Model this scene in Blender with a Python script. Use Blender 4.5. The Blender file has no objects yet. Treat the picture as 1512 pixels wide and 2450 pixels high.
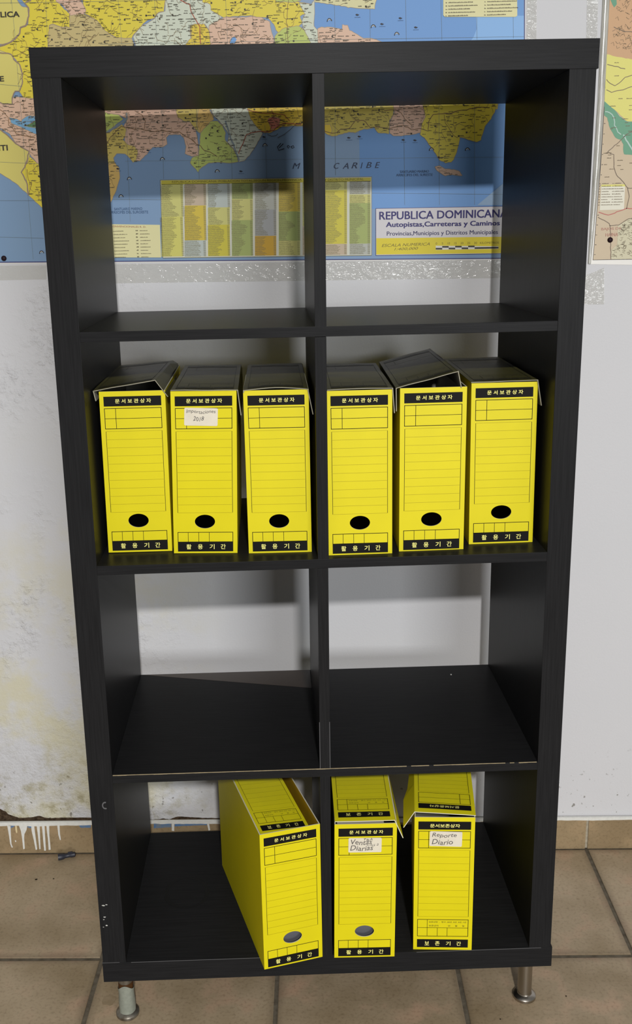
import bpy, bmesh, math, random
from mathutils import Vector, Matrix
from mathutils.geometry import tessellate_polygon
from mathutils import noise as mnoise

# ---------------------------------------------------------------- camera, light, exposure
scene = bpy.context.scene
col = scene.collection
cam_data = bpy.data.cameras.new('camera')
cam = bpy.data.objects.new('camera', cam_data)
col.objects.link(cam)
cam.matrix_world = Matrix(((0.9996801, 0.01513057, 0.02026739, 0.38514556),
                           (0.01577672, 0.25327866, -0.96726471, -1.47852999),
                           (-0.01976856, 0.96727503, 0.25295892, 1.36693863),
                           (0, 0, 0, 1)))
cam_data.sensor_fit = 'HORIZONTAL'
cam_data.sensor_width = 36.0
cam_data.lens = 2397.503 * 36.0 / 1512
cam_data.shift_x = (756 - 707.404) / 1512
cam_data.shift_y = (1181.789 - 1225) / 1512
cam_data.clip_start = 0.05
scene.camera = cam

world = bpy.data.worlds.new('room_light')
scene.world = world
world.use_nodes = True
world.node_tree.nodes['Background'].inputs[0].default_value = (1.0, 0.985, 0.955, 1)
world.node_tree.nodes['Background'].inputs[1].default_value = 0.22

def area(name, loc, target, power, size, size_y=None, color=(1, 1, 1), shape='DISK'):
    ld = bpy.data.lights.new(name, 'AREA')
    ld.shape = shape
    ld.size = size
    if size_y:
        ld.size_y = size_y
    ld.energy = power
    ld.color = color
    o = bpy.data.objects.new(name, ld)
    o.location = loc
    o.rotation_euler = (Vector(target) - Vector(loc)).to_track_quat('-Z', 'Y').to_euler()
    col.objects.link(o)
    return o

area('ceiling_lamp', (0.66, -3.14, 2.43), (0.66, -2.3, 0.0), 114, 0.14, color=(1.0, 0.985, 0.97))
area('right_fill_light', (2.3, -6.4, 1.5), (0.4, 0.5, 0.8), 160, 1.6, 1.6, color=(0.96, 0.985, 1.0), shape='RECTANGLE')  # added unseen fill from the right, angled to suit the wall's shadow bands

scene.view_settings.view_transform = 'Standard'
scene.view_settings.look = 'None'
scene.view_settings.gamma = 1
scene.view_settings.use_curve_mapping = False
scene.view_settings.exposure = 0.0

# ---------------------------------------------------------------- helpers
rnd = random.Random(7)
TH = math.atan(0.043)
CT, ST = math.cos(TH), math.sin(TH)
YW = 0.5365          # painted wall face
YB = 0.5285          # baseboard face

def lin(c):
    r = []
    for v in c:
        v = v / 255.0
        r.append(v / 12.92 if v <= 0.04045 else ((v + 0.055) / 1.055) ** 2.4)
    return (r[0], r[1], r[2], 1.0)

def S(x, y, z=0.0):
    """shelf frame -> world"""
    return Vector((CT * x - ST * y, ST * x + CT * y, z + 0.1))

MATS = {}
def mat(name, rgb, rough=0.6, spec=0.4, metal=0.0, var=0.0, vscale=30.0, bump=0.0, bscale=200.0, stretch=None, rgb2=None, coat=0.0, objrand=0.0):
    if name in MATS:
        return MATS[name]
    m = bpy.data.materials.new(name)
    m.use_nodes = True
    nt = m.node_tree
    b = nt.nodes['Principled BSDF']
    b.inputs['Base Color'].default_value = lin(rgb)
    b.inputs['Roughness'].default_value = rough
    b.inputs['Specular IOR Level'].default_value = spec
    b.inputs['Metallic'].default_value = metal
    b.inputs['Coat Weight'].default_value = coat
    b.inputs['Coat Roughness'].default_value = 0.25
    tc = nt.nodes.new('ShaderNodeTexCoord')
    mp = nt.nodes.new('ShaderNodeMapping')
    nt.links.new(tc.outputs['Object'], mp.inputs[0])
    if stretch:
        mp.inputs['Scale'].default_value = stretch
    if var > 0 or rgb2:
        n = nt.nodes.new('ShaderNodeTexNoise')
        n.inputs['Scale'].default_value = vscale
        n.inputs['Detail'].default_value = 5
        nt.links.new(mp.outputs[0], n.inputs['Vector'])
        cr = nt.nodes.new('ShaderNodeValToRGB')
        cr.color_ramp.elements[0].position = 0.3
        cr.color_ramp.elements[1].position = 0.7
        c1 = lin(rgb)
        c2 = lin(rgb2) if rgb2 else tuple(x * (1 - var) for x in c1[:3]) + (1,)
        cr.color_ramp.elements[0].color = c2
        cr.color_ramp.elements[1].color = c1
        nt.links.new(n.outputs['Fac'], cr.inputs[0])
        out = cr.outputs[0]
        if objrand > 0:
            oi = nt.nodes.new('ShaderNodeObjectInfo')
            mr = nt.nodes.new('ShaderNodeMapRange')
            mr.inputs['To Min'].default_value = 1 - objrand
            mr.inputs['To Max'].default_value = 1 + objrand
            nt.links.new(oi.outputs['Random'], mr.inputs['Value'])
            hs = nt.nodes.new('ShaderNodeHueSaturation')
            nt.links.new(mr.outputs[0], hs.inputs['Value'])
            nt.links.new(out, hs.inputs['Color'])
            out = hs.outputs[0]
        nt.links.new(out, b.inputs['Base Color'])
    if bump > 0:
        n2 = nt.nodes.new('ShaderNodeTexNoise')
        n2.inputs['Scale'].default_value = bscale
        n2.inputs['Detail'].default_value = 4
        nt.links.new(mp.outputs[0], n2.inputs['Vector'])
        bp = nt.nodes.new('ShaderNodeBump')
        bp.inputs['Strength'].default_value = bump
        bp.inputs['Distance'].default_value = 0.001
        nt.links.new(n2.outputs['Fac'], bp.inputs['Height'])
        nt.links.new(bp.outputs[0], b.inputs['Normal'])
    MATS[name] = m
    return m

class MB:
    """collects vertices and faces of ONE mesh object"""
    def __init__(self):
        self.v, self.f, self.m = [], [], []
    def face(self, pts, mi=0):
        i = len(self.v)
        self.v.extend([tuple(p) for p in pts])
        self.f.append(tuple(range(i, i + len(pts))))
        self.m.append(mi)
    def slab(self, quad, inward, mo=0, mi=1, me=2):
        q = [Vector(p) for p in quad]
        w = Vector(inward)
        p = [a + w for a in q]
        self.face(q, mo)
        self.face(p[::-1], mi)
        n = len(q)
        for k in range(n):
            j = (k + 1) % n
            self.face([q[j], q[k], p[k], p[j]], me)
    def box(self, x0, x1, y0, y1, z0, z1, mi=0):
        self.slab([(x0, y0, z0), (x1, y0, z0), (x1, y0, z1), (x0, y0, z1)], (0, y1 - y0, 0), mi, mi, mi)
    def lathe(self, prof, n=24, c=(0, 0), mi=0):
        rings = []
        for r, z in prof:
            rings.append([(c[0] + r * math.cos(2 * math.pi * k / n), c[1] + r * math.sin(2 * math.pi * k / n), z) for k in range(n)])
        for a, b in zip(rings, rings[1:]):
            for k in range(n):
                j = (k + 1) % n
                self.face([a[k], a[j], b[j], b[k]], mi)
        self.face(rings[0][::-1], mi)
        self.face(rings[-1], mi)
    def build(self, name, mats, parent=None, merge=True, bevel=0.0, smooth=False):
        me = bpy.data.meshes.new(name)
        me.from_pydata(self.v, [], self.f)
        for m in (mats if isinstance(mats, (list, tuple)) else [mats]):
            me.materials.append(m)
        me.polygons.foreach_set('material_index', self.m)
        if merge:
            bm = bmesh.new()
            bm.from_mesh(me)
            bmesh.ops.remove_doubles(bm, verts=bm.verts, dist=0.00001)
            bmesh.ops.recalc_face_normals(bm, faces=bm.faces)
            if bevel > 0:
                bmesh.ops.bevel(bm, geom=list(bm.edges), offset=bevel, segments=2, affect='EDGES', profile=0.6)
            bm.to_mesh(me)
            bm.free()
        if smooth:
            me.polygons.foreach_set('use_smooth', [True] * len(me.polygons))
            me.set_sharp_from_angle(angle=math.radians(40))
        me.update()
        o = bpy.data.objects.new(name, me)
        col.objects.link(o)
        if parent:
            o.parent = parent
        return o

def root(name, label, cat, loc=(0, 0, 0), rz=0.0, group=None):
    o = bpy.data.objects.new(name, None)
    o.empty_display_size = 0.05
    col.objects.link(o)
    o.location = loc
    o.rotation_euler = (0, 0, rz)
    tag(o, label, cat, group)
    return o
def tag(o, label, cat, group=None):
    o['label'] = label
    o['category'] = cat
    if group:
        o['group'] = group
    return o
def structure(o):
    o['kind'] = 'structure'
    return o

_tx = {}
def text_geo(s, shear=0.0, bold=0.0):
    """flat triangles of a string, normalised to a unit box"""
    key = (s, shear, bold)
    if key in _tx:
        return _tx[key]
    cu = bpy.data.curves.new('lettering', 'FONT')
    cu.body = s
    cu.shear = shear
    cu.offset = bold
    cu.resolution_u = 3
    ob = bpy.data.objects.new('lettering', cu)
    col.objects.link(ob)
    dg = bpy.context.evaluated_depsgraph_get()
    dg.update()
    me = ob.evaluated_get(dg).to_mesh()
    vs = [(v.co.x, v.co.y) for v in me.vertices]
    fs = [tuple(p.vertices) for p in me.polygons]
    ob.evaluated_get(dg).to_mesh_clear()
    bpy.data.objects.remove(ob)
    bpy.data.curves.remove(cu)
    if not vs:
        _tx[key] = ([], [])
        return _tx[key]
    x0 = min(v[0] for v in vs); x1 = max(v[0] for v in vs)
    y0 = min(v[1] for v in vs); y1 = max(v[1] for v in vs)
    vs = [((v[0] - x0) / (x1 - x0), (v[1] - y0) / (y1 - y0)) for v in vs]
    _tx[key] = (vs, fs)
    return _tx[key]
def add_text(mb, s, place, mi=0, shear=0.0, bold=0.0):
    """place(u, v) -> point, u and v in 0..1 over the string's box"""
    vs, fs = text_geo(s, shear, bold)
    P = [place(*v) for v in vs]
    for f in fs:
        mb.face([P[i] for i in f], mi)

# ---------------------------------------------------------------- printed outlines and marks, in mm on their own flat sheets (x along the wall, z up)
R=[('seadeep',[(396.7,1835.1),(394.2,1671.9),(476.6,1596.9),(478.5,1461.3),(493.7,1453.4),(493.6,1407.0),(792.3,1401.0),(786.0,1590.2),(777.9,1826.1)]),('yellow',[(-106.9,1706.3),(509.6,1695.4),(665.2,1665.9),(740.9,1627.9),(737.6,1582.4),(-20.3,1598.7),(-23.8,1547.8),(-103.9,1549.5)]),('paleyel',[(-380.4,1853.3),(-149.0,1847.8),(-154.1,1791.8),(-145.8,1781.0),(-133.6,1777.1),(-133.2,1764.3),(-140.9,1747.4),(-150.6,1744.7),(-153.0,1734.7),(-161.6,1726.3),(-176.6,1717.2),(-397.1,1717.1)]),('yellow',[(-149.0,1847.8),(-144.8,1791.6),(-132.0,1778.5),(-133.3,1762.9),(-137.8,1747.3),(-150.7,1743.3),(-153.0,1734.7),(-176.6,1717.2),(-192.7,1712.5),(-193.4,1705.3),(-172.8,1699.0),(-157.2,1679.8),(-156.2,1646.8),(-162.9,1633.7),(-154.0,1617.9),(-82.8,1612.7),(-75.3,1707.7),(-102.6,1710.5),(-97.3,1746.4),(-90.0,1749.8),(-77.9,1744.5),(-59.3,1742.6),(-57.5,1765.5),(-69.8,1777.1),(-80.5,1790.1),(-87.5,1846.4)]),('paleyel',[(-397.3,1715.7),(-193.4,1706.0),(-182.7,1702.2),(-172.8,1699.0),(-168.1,1689.5),(-157.2,1679.8),(-154.5,1665.8),(-156.2,1646.8),(-162.9,1633.7),(-170.8,1634.6),(-177.5,1622.1),(-178.4,1611.8),(-195.2,1611.4),(-202.0,1615.3),(-408.6,1623.4)]),('tan',[(-104.1,1683.0),(-101.8,1710.5),(-97.3,1745.7),(-90.0,1749.1),(-77.9,1743.8),(-59.3,1741.9),(-57.7,1763.3),(-31.1,1764.8),(-7.0,1753.6),(5.8,1735.4),(17.7,1727.3),(27.6,1722.7),(54.9,1722.1),(60.4,1709.8),(58.5,1679.4)]),('pink',[(-78.3,1846.2),(-80.7,1786.6),(-69.5,1781.4),(-58.9,1768.3),(-57.7,1763.3),(-31.1,1764.8),(-26.9,1769.0),(-28.0,1776.1),(-34.3,1785.5),(-29.8,1845.1)]),('yellow',[(-29.8,1845.1),(-32.0,1784.7),(-27.3,1774.7),(-28.7,1765.5),(-7.0,1753.6),(5.8,1735.4),(27.6,1722.7),(54.9,1722.1),(57.5,1726.4),(71.5,1739.7),(83.9,1750.8),(99.7,1755.5),(106.4,1764.6),(117.3,1766.4),(121.4,1785.5),(124.4,1841.4)]),('mint',[(124.4,1841.4),(120.5,1767.1),(106.3,1763.1),(99.6,1754.0),(71.5,1739.7),(57.3,1724.2),(62.7,1709.7),(60.9,1679.3),(154.2,1677.3),(164.2,1707.4),(165.0,1740.4),(173.6,1743.1),(192.2,1742.7),(199.6,1732.5),(200.7,1741.0),(220.5,1750.6),(223.8,1754.8),(208.7,1765.8),(203.7,1775.1),(200.2,1839.7)]),('yellow2',[(146.3,1677.4),(155.7,1709.1),(165.5,1718.9),(165.7,1740.4),(173.6,1743.1),(190.7,1742.7),(199.5,1731.1),(201.4,1719.5),(204.8,1708.7),(203.5,1676.2)]),('yellow',[(191.0,1839.9),(190.0,1780.3),(203.7,1776.5),(204.9,1766.6),(217.7,1757.8),(227.6,1753.3),(243.1,1754.3),(262.5,1755.3),(278.0,1755.0),(293.4,1751.8),(308.8,1751.4),(320.1,1739.8),(323.8,1729.7),(329.8,1722.4),(335.4,1729.4),(347.1,1733.4),(366.5,1735.9),(372.8,1740.7),(369.1,1751.5),(382.4,1758.2),(390.2,1766.6),(390.3,1772.2),(367.3,1776.3),(355.8,1780.1),(349.3,1836.2)]),('pink',[(199.9,1739.6),(220.4,1749.2),(227.6,1753.3),(246.9,1752.8),(277.9,1753.5),(297.2,1751.7),(312.5,1744.2),(315.9,1727.7),(319.5,1715.5),(320.0,1703.9),(319.2,1673.6),(203.5,1676.2),(201.4,1719.5),(199.5,1730.3)]),('green',[(319.2,1673.6),(320.0,1703.9),(321.1,1718.3),(326.7,1723.9),(335.4,1730.9),(347.1,1733.4),(366.5,1735.9),(376.5,1728.5),(383.2,1715.5),(389.3,1708.1),(397.0,1702.2),(396.5,1671.9)]),('green',[(311.1,1837.1),(325.0,1778.0),(355.7,1775.8),(371.2,1778.3),(379.9,1835.4)]),('mint',[(367.2,1774.2),(390.3,1772.2),(395.8,1779.1),(396.4,1769.2),(394.4,1735.2),(402.8,1725.8),(402.4,1702.1),(389.2,1703.8),(383.2,1715.5),(374.2,1733.5),(372.1,1744.3),(378.5,1755.5)]),('paleyel2',[(396.7,1835.1),(395.8,1775.6),(432.6,1769.8),(471.1,1763.3),(506.5,1761.1),(509.5,1776.5),(509.5,1832.4)]),('pink',[(402.0,1671.8),(401.3,1730.8),(409.0,1732.0),(424.5,1732.4),(446.2,1728.3),(447.0,1735.5),(457.0,1734.5),(460.1,1726.6),(470.9,1720.6),(486.3,1711.7),(501.8,1711.4),(513.5,1706.8),(532.8,1701.3),(533.0,1668.9)]),('bluelt',[(692.7,1745.5),(694.8,1722.7),(689.0,1708.6),(680.0,1698.0),(680.7,1665.6),(784.0,1663.3),(781.0,1743.5)]),('bluelake',[(239.4,1717.3),(247.3,1720.0),(250.3,1714.9),(246.9,1708.5),(237.6,1708.7)]),('pink',[(-408.8,1622.0),(-202.0,1615.3),(-195.2,1611.4),(-178.4,1611.8),(-177.5,1622.1),(-171.7,1624.2),(-137.8,1620.5),(-82.7,1614.9),(-93.3,1480.8),(-132.7,1493.1),(-138.3,1503.2),(-153.0,1520.2),(-169.4,1534.3),(-178.4,1542.0),(-187.4,1557.3),(-206.2,1570.5),(-413.2,1586.2)]),('lake',[(-187.0,1588.1),(-172.9,1584.8),(-165.2,1580.9),(-158.4,1586.0),(-148.4,1591.0),(-140.5,1590.1),(-85.5,1579.2),(-88.1,1545.4),(-141.7,1557.9),(-157.0,1565.7),(-173.9,1573.6),(-183.2,1577.5)]),('dkgreen',[(-159.6,1572.5),(-149.8,1574.6),(-139.8,1579.6),(-93.6,1577.9),(-94.4,1567.4),(-146.3,1569.3)]),('paleyel',[(-413.4,1584.7),(-206.5,1568.3),(-188.0,1551.3),(-178.5,1541.3),(-169.4,1534.3),(-154.0,1526.4),(-153.5,1514.2),(-162.3,1505.2),(-164.6,1497.6),(-171.9,1488.5),(-166.3,1478.4),(-162.5,1466.8),(-161.1,1445.9),(-168.6,1453.0),(-183.6,1467.2),(-195.0,1475.2),(-214.1,1487.9),(-421.5,1518.2)]),('yellow',[(-153.3,1516.4),(-138.3,1503.2),(-93.6,1476.9),(-99.4,1403.3),(-138.6,1422.8),(-149.9,1434.0),(-161.1,1445.1),(-162.5,1466.8),(-166.3,1478.4),(-171.9,1488.5),(-162.7,1501.4)]),('green',[(-83.4,1605.3),(-12.3,1598.5),(3.1,1590.8),(22.8,1588.1),(30.2,1580.5),(9.4,1565.9),(-3.2,1556.4),(-87.8,1549.2)]),('pinkdk',[(-42.6,1619.2),(127.5,1615.5),(133.8,1582.0),(145.2,1572.8),(157.1,1572.5),(166.9,1558.8),(171.3,1532.4),(170.4,1512.0),(158.2,1509.9),(144.9,1515.5),(147.1,1529.1),(143.9,1544.3),(137.8,1550.4),(116.2,1550.9),(110.3,1545.0),(111.4,1533.7),(103.1,1528.5),(83.1,1529.0),(72.0,1517.1),(57.6,1504.4),(47.1,1503.1),(31.2,1531.6),(31.1,1569.2),(38.2,1580.3),(22.8,1588.8),(4.6,1590.7),(-12.5,1595.6)]),('ochre',[(-64.4,1541.1),(-15.3,1555.2),(-0.9,1556.4),(27.2,1570.8),(35.4,1561.6),(32.3,1550.4),(27.9,1543.0),(35.4,1535.3),(48.8,1531.2),(54.7,1523.5),(49.5,1503.1),(43.8,1502.4),(36.4,1512.5),(30.3,1517.9),(14.3,1519.0),(7.3,1510.8),(9.0,1500.1),(-67.9,1495.6)]),('orange',[(-67.7,1497.1),(9.1,1501.6),(16.6,1492.3),(17.1,1474.7),(10.2,1455.5),(0.8,1436.4),(-6.5,1424.9),(-25.7,1405.7),(-74.9,1402.8)]),('ochre',[(127.5,1615.5),(182.8,1614.3),(193.8,1594.1),(202.8,1580.5),(192.6,1565.8),(180.4,1558.6),(176.1,1551.1),(168.4,1557.3),(157.1,1572.5),(145.3,1574.3),(133.8,1582.0)]),('orange',[(177.3,1614.5),(179.8,1599.6),(193.9,1597.1),(202.6,1576.8),(184.4,1558.5),(174.6,1552.7),(168.8,1566.3)]),('green',[(176.1,1552.6),(196.9,1573.2),(208.8,1572.9),(218.0,1565.2),(223.9,1551.6),(221.8,1538.9),(229.5,1531.2),(238.7,1519.6),(244.7,1508.1),(245.9,1498.2),(229.9,1497.0),(205.9,1499.1),(189.8,1497.9),(177.4,1490.5),(171.6,1486.8),(168.2,1481.5),(163.6,1487.7),(153.7,1498.6),(158.1,1507.7),(170.4,1512.0),(173.7,1532.4)]),('mint',[(192.3,1614.1),(261.7,1612.6),(272.6,1582.7),(281.7,1567.6),(291.6,1554.7),(293.8,1548.6),(282.9,1530.1),(270.4,1512.9),(258.1,1501.0),(247.5,1498.2),(244.7,1508.1),(237.2,1523.5),(227.3,1535.0),(230.1,1546.2),(224.2,1559.1),(212.8,1572.8),(201.3,1584.3)]),('gold',[(261.7,1612.6),(415.3,1609.3),(414.7,1561.1),(368.7,1560.5),(351.3,1560.9),(331.5,1560.6),(319.4,1554.1),(307.4,1549.9),(297.0,1550.1),(283.8,1560.1),(272.4,1575.3)]),('city',[(304.1,1574.6),(316.1,1578.8),(329.4,1574.1),(326.0,1562.9),(311.5,1554.3),(307.7,1563.3)]),('ochre2',[(399.6,1609.6),(545.0,1606.5),(541.2,1577.0),(534.9,1566.0),(533.4,1543.6),(513.6,1545.5),(505.7,1555.4),(497.8,1553.3),(482.0,1552.1),(470.1,1546.4),(458.2,1548.2),(442.3,1544.0),(426.4,1541.3),(418.5,1543.8),(405.1,1555.3)]),('gold',[(398.9,1562.9),(422.6,1562.4),(426.5,1551.8),(422.4,1544.4),(418.5,1543.8),(405.1,1553.8)]),('pinkdk',[(541.0,1606.6),(596.0,1605.4),(602.6,1579.4),(600.4,1564.6),(592.8,1543.8),(577.0,1541.1),(557.2,1539.3),(541.4,1539.7),(535.0,1545.0),(534.9,1562.2),(543.5,1580.6)]),('yellow',[(594.4,1605.4),(741.7,1602.2),(736.6,1590.5),(731.5,1576.6),(726.4,1565.6),(714.9,1553.2),(711.4,1539.8),(707.7,1528.6),(699.9,1525.0),(688.0,1527.5),(677.6,1532.3),(668.0,1534.7),(666.7,1522.0),(662.3,1507.0),(657.0,1494.2),(653.1,1489.8),(641.2,1488.5),(629.2,1494.1),(622.6,1505.6),(612.9,1519.3),(600.8,1534.6),(592.8,1540.8),(595.0,1557.2),(601.9,1572.0)]),('pink',[(621.4,1482.1),(630.9,1483.4),(641.4,1477.8),(657.4,1476.0),(669.4,1472.7),(674.3,1464.2),(665.6,1465.1),(653.5,1466.9),(641.6,1464.9),(633.5,1469.6),(625.5,1475.1)]),('searight',[(703.7,1409.8),(788.6,1477.8),(793.6,1407.9)])]
RO=[('rdred',1.8,[(149.2,1784.8),(166.6,1775.9),(168.3,1761.7),(177.0,1748.7),(182.7,1737.9),(182.1,1723.6),(183.0,1708.5)]),('rdbrn',1.0,[(348.1,1780.2),(346.3,1766.2),(344.2,1741.4),(345.3,1723.5),(346.5,1704.8)]),('rdbrn',1.4,[(-5.6,1533.9),(5.0,1548.7),(25.5,1567.8),(37.2,1564.6),(53.0,1561.3),(61.0,1562.6),(71.2,1559.4),(88.6,1556.7),(104.6,1557.9),(120.5,1555.3),(136.4,1555.7),(144.0,1548.1),(158.1,1542.5),(167.3,1532.5),(175.1,1528.5),(182.7,1520.8),(194.6,1516.8),(206.3,1508.9)]),('rdbrn',1.2,[(52.6,1594.9),(66.5,1587.2),(71.4,1575.9),(70.7,1564.6),(68.9,1560.9)]),('rdred',1.8,[(247.3,1513.4),(255.0,1530.6),(263.6,1547.8),(271.6,1550.6),(287.6,1552.5),(303.4,1551.4),(315.4,1554.2),(323.6,1561.5),(335.6,1566.5),(351.4,1565.4),(368.8,1564.3)]),('rdred',1.4,[(265.0,1592.6),(288.6,1586.1),(312.2,1584.1),(335.9,1581.4),(346.0,1570.0)]),('rdred',1.2,[(307.4,1552.1),(311.7,1563.2),(304.0,1570.9),(316.0,1578.1),(312.4,1591.5)]),('rdbrn',1.5,[(411.4,1552.1),(422.5,1547.4),(430.4,1545.8),(442.4,1553.0),(458.2,1554.1),(470.2,1567.3),(486.0,1568.5),(497.8,1555.6),(509.7,1556.0),(533.4,1552.6),(553.1,1556.6),(561.0,1557.9),(576.9,1550.1),(592.7,1551.3),(607.8,1546.5),(608.3,1564.4),(616.0,1575.4),(631.7,1577.3),(647.5,1576.9),(663.1,1581.8),(678.8,1582.2),(702.2,1587.6),(721.9,1585.7)]),('rdbrn',1.0,[(637.3,1574.9),(639.9,1560.0),(648.0,1548.6),(656.1,1537.2),(664.1,1533.3)]),('rdbrn',1.2,[(525.4,1584.7),(545.1,1586.5),(556.9,1580.3),(563.3,1569.1),(576.8,1557.6)]),('rdbrn',1.2,[(-203.2,1602.6),(-194.2,1596.5),(-188.5,1588.9),(-189.9,1573.9),(-182.2,1570.0),(-175.3,1558.6),(-159.6,1554.5),(-139.9,1550.3)]),('rdbrn',1.0,[(-160.9,1493.7),(-160.2,1474.5),(-155.2,1466.6),(-160.9,1447.4)]),('bordr',3.0,[(-127.0,1791.2),(-139.1,1785.8),(-133.6,1777.1),(-133.2,1764.3),(-140.9,1747.4),(-150.6,1744.7),(-153.0,1734.7),(-161.6,1726.3),(-176.6,1717.2),(-192.6,1714.0)]),('bordr',2.4,[(-193.8,1701.7),(-182.8,1701.4),(-172.8,1699.0),(-168.1,1689.5),(-157.2,1679.8),(-154.5,1665.8),(-156.2,1646.8),(-162.9,1633.7),(-170.8,1634.6),(-177.5,1622.1),(-178.4,1611.8),(-195.2,1611.4),(-202.0,1615.3)]),('bordr',2.4,[(-206.6,1566.8),(-188.0,1551.3),(-178.5,1541.3),(-169.4,1534.3),(-154.0,1526.4),(-162.7,1501.4),(-171.9,1488.5),(-162.5,1466.8),(-162.7,1445.9)]),('river',3.5,[(224.7,1572.6),(230.2,1550.0),(239.0,1527.2),(244.8,1510.4),(247.6,1500.5)]),('river',3.0,[(-15.6,1551.4),(2.6,1560.8),(21.7,1570.9),(38.2,1580.3),(37.3,1591.5)]),('ink',1.8,[(328.4,1530.6),(321.8,1524.0),(324.1,1517.9),(334.5,1520.7)]),('ink',1.8,[(333.1,1529.8),(325.0,1522.4)]),('ink',1.6,[(340.2,1525.1),(342.5,1521.2),(345.0,1524.2),(342.6,1526.5),(340.2,1525.1)]),('ink',1.6,[(347.4,1524.2),(352.2,1525.6),(353.7,1522.5),(349.7,1521.1),(347.4,1524.2)]),('inkl',1.2,[(303.3,1546.9),(311.2,1543.8),(319.2,1544.4),(323.2,1548.0)]),('inkl',1.2,[(322.3,1540.5),(335.1,1546.3),(347.2,1555.0),(353.7,1560.9)])]
GR=[[(-185.7,1786.9),(124.5,1784.7)],[(-199.0,1647.0),(-156.6,1642.4)],[(-212.2,1507.8),(-139.9,1503.2)],[(-218.9,1436.9),(-137.6,1435.3)],[(-225.4,1368.7),(-139.4,1364.7)],[(-6.0,1574.5),(192.9,1572.5)],[(29.4,1504.3),(367.7,1501.0)],[(0.7,1434.8),(93.9,1432.2)],[(410.8,1500.9),(751.4,1496.8)],[(-4.4,1712.7),(401.0,1710.0)],[(385.5,1711.1),(782.3,1707.9)],[(501.7,1436.3),(753.6,1428.8)],[(-163.4,1792.0),(-161.9,1706.1)],[(-99.8,1790.5),(-102.5,1712.0)],[(34.1,1787.5),(36.2,1711.7)],[(101.4,1785.9),(101.8,1710.3)],[(167.8,1784.4),(167.4,1708.8)],[(232.6,1782.9),(233.6,1707.3)],[(432.7,1771.2),(433.6,1705.7)],[(498.0,1769.7),(498.7,1705.7)],[(563.3,1775.3),(565.4,1705.6)],[(628.4,1773.8),(631.1,1705.6)],[(693.5,1772.3),(696.0,1704.8)],[(760.1,1770.8),(763.1,1705.5)],[(36.5,1591.5),(32.2,1392.8)],[(104.8,1604.9),(101.6,1470.6)],[(170.5,1603.5),(170.1,1469.2)],[(233.7,1602.1),(233.6,1467.9)],[(299.0,1563.5),(299.6,1467.3)],[(431.7,1597.9),(432.0,1470.0)],[(561.5,1595.1),(564.5,1413.3)],[(627.5,1593.6),(631.3,1412.0)],[(694.2,1592.2),(698.8,1410.6)],[(-163.1,1684.3),(-163.4,1325.3)],[(-164.2,1792.0),(-164.9,1785.0)]]
TB=[('tyel',[(97.0,1460.7),(138.2,1460.5),(135.3,1400.0),(93.8,1400.3)]),('tyel2',[(93.8,1400.3),(135.3,1400.0),(131.7,1324.8),(89.7,1325.2)]),('tpink',[(141.4,1460.5),(182.6,1460.3),(180.9,1420.0),(139.5,1420.3)]),('tyelo',[(139.5,1420.3),(180.9,1420.0),(178.1,1354.7),(136.4,1355.0)]),('tblue',[(136.4,1355.0),(178.1,1354.7),(176.8,1324.3),(134.9,1324.7)]),('tblue',[(186.6,1460.2),(228.5,1460.0),(226.9,1415.6),(184.7,1415.9)]),('tyel',[(184.7,1415.9),(226.9,1415.6),(225.7,1383.0),(183.4,1383.3)]),('tyelo2',[(183.4,1383.3),(225.7,1383.0),(223.6,1323.9),(180.9,1324.3)]),('tgreen',[(232.5,1460.0),(272.8,1459.8),(271.9,1430.2),(231.5,1430.5)]),('tyel',[(231.5,1430.5),(271.9,1430.2),(270.7,1390.9),(230.1,1391.2)]),('tgreen',[(230.1,1391.2),(270.7,1390.9),(268.6,1323.5),(227.7,1323.8)]),('tgrey',[(276.8,1459.8),(317.9,1459.6),(316.6,1409.6),(275.3,1409.9)]),('tgrey2',[(275.3,1409.9),(316.6,1409.6),(315.4,1360.4),(273.9,1360.7)]),('torange',[(273.9,1360.7),(315.4,1360.4),(314.5,1323.0),(272.7,1323.4)]),('tyelo',[(322.7,1459.5),(363.7,1459.3),(362.7,1405.2),(321.4,1405.5)]),('tgreen',[(321.4,1405.5),(362.7,1405.2),(361.7,1350.3),(320.1,1350.7)]),('tyel',[(320.1,1350.7),(361.7,1350.3),(361.1,1322.6),(319.4,1323.0)]),('tyel',[(368.5,1459.3),(407.9,1459.1),(406.8,1377.5),(367.0,1377.8)]),('tpink',[(367.0,1377.8),(406.8,1377.5),(406.1,1322.1),(366.0,1322.5)]),('tyel',[(411.9,1459.1),(453.6,1458.9),(453.5,1442.6),(411.7,1442.9)]),('tyelo2',[(411.7,1442.9),(453.5,1442.6),(452.8,1342.6),(410.4,1342.9)]),('tpink',[(410.4,1342.9),(452.8,1342.6),(452.7,1321.7),(410.2,1322.1)]),('tgrey',[(458.4,1458.8),(498.5,1458.6),(498.5,1434.2),(458.3,1434.5)]),('tyel',[(458.3,1434.5),(498.5,1434.2),(498.5,1417.9),(458.2,1418.2)]),('tgreen',[(458.2,1418.2),(498.5,1417.9),(498.4,1342.1),(457.7,1342.5)]),('tgrey',[(457.7,1342.5),(498.4,1342.1),(498.4,1321.2),(457.6,1321.6)])]
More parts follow.
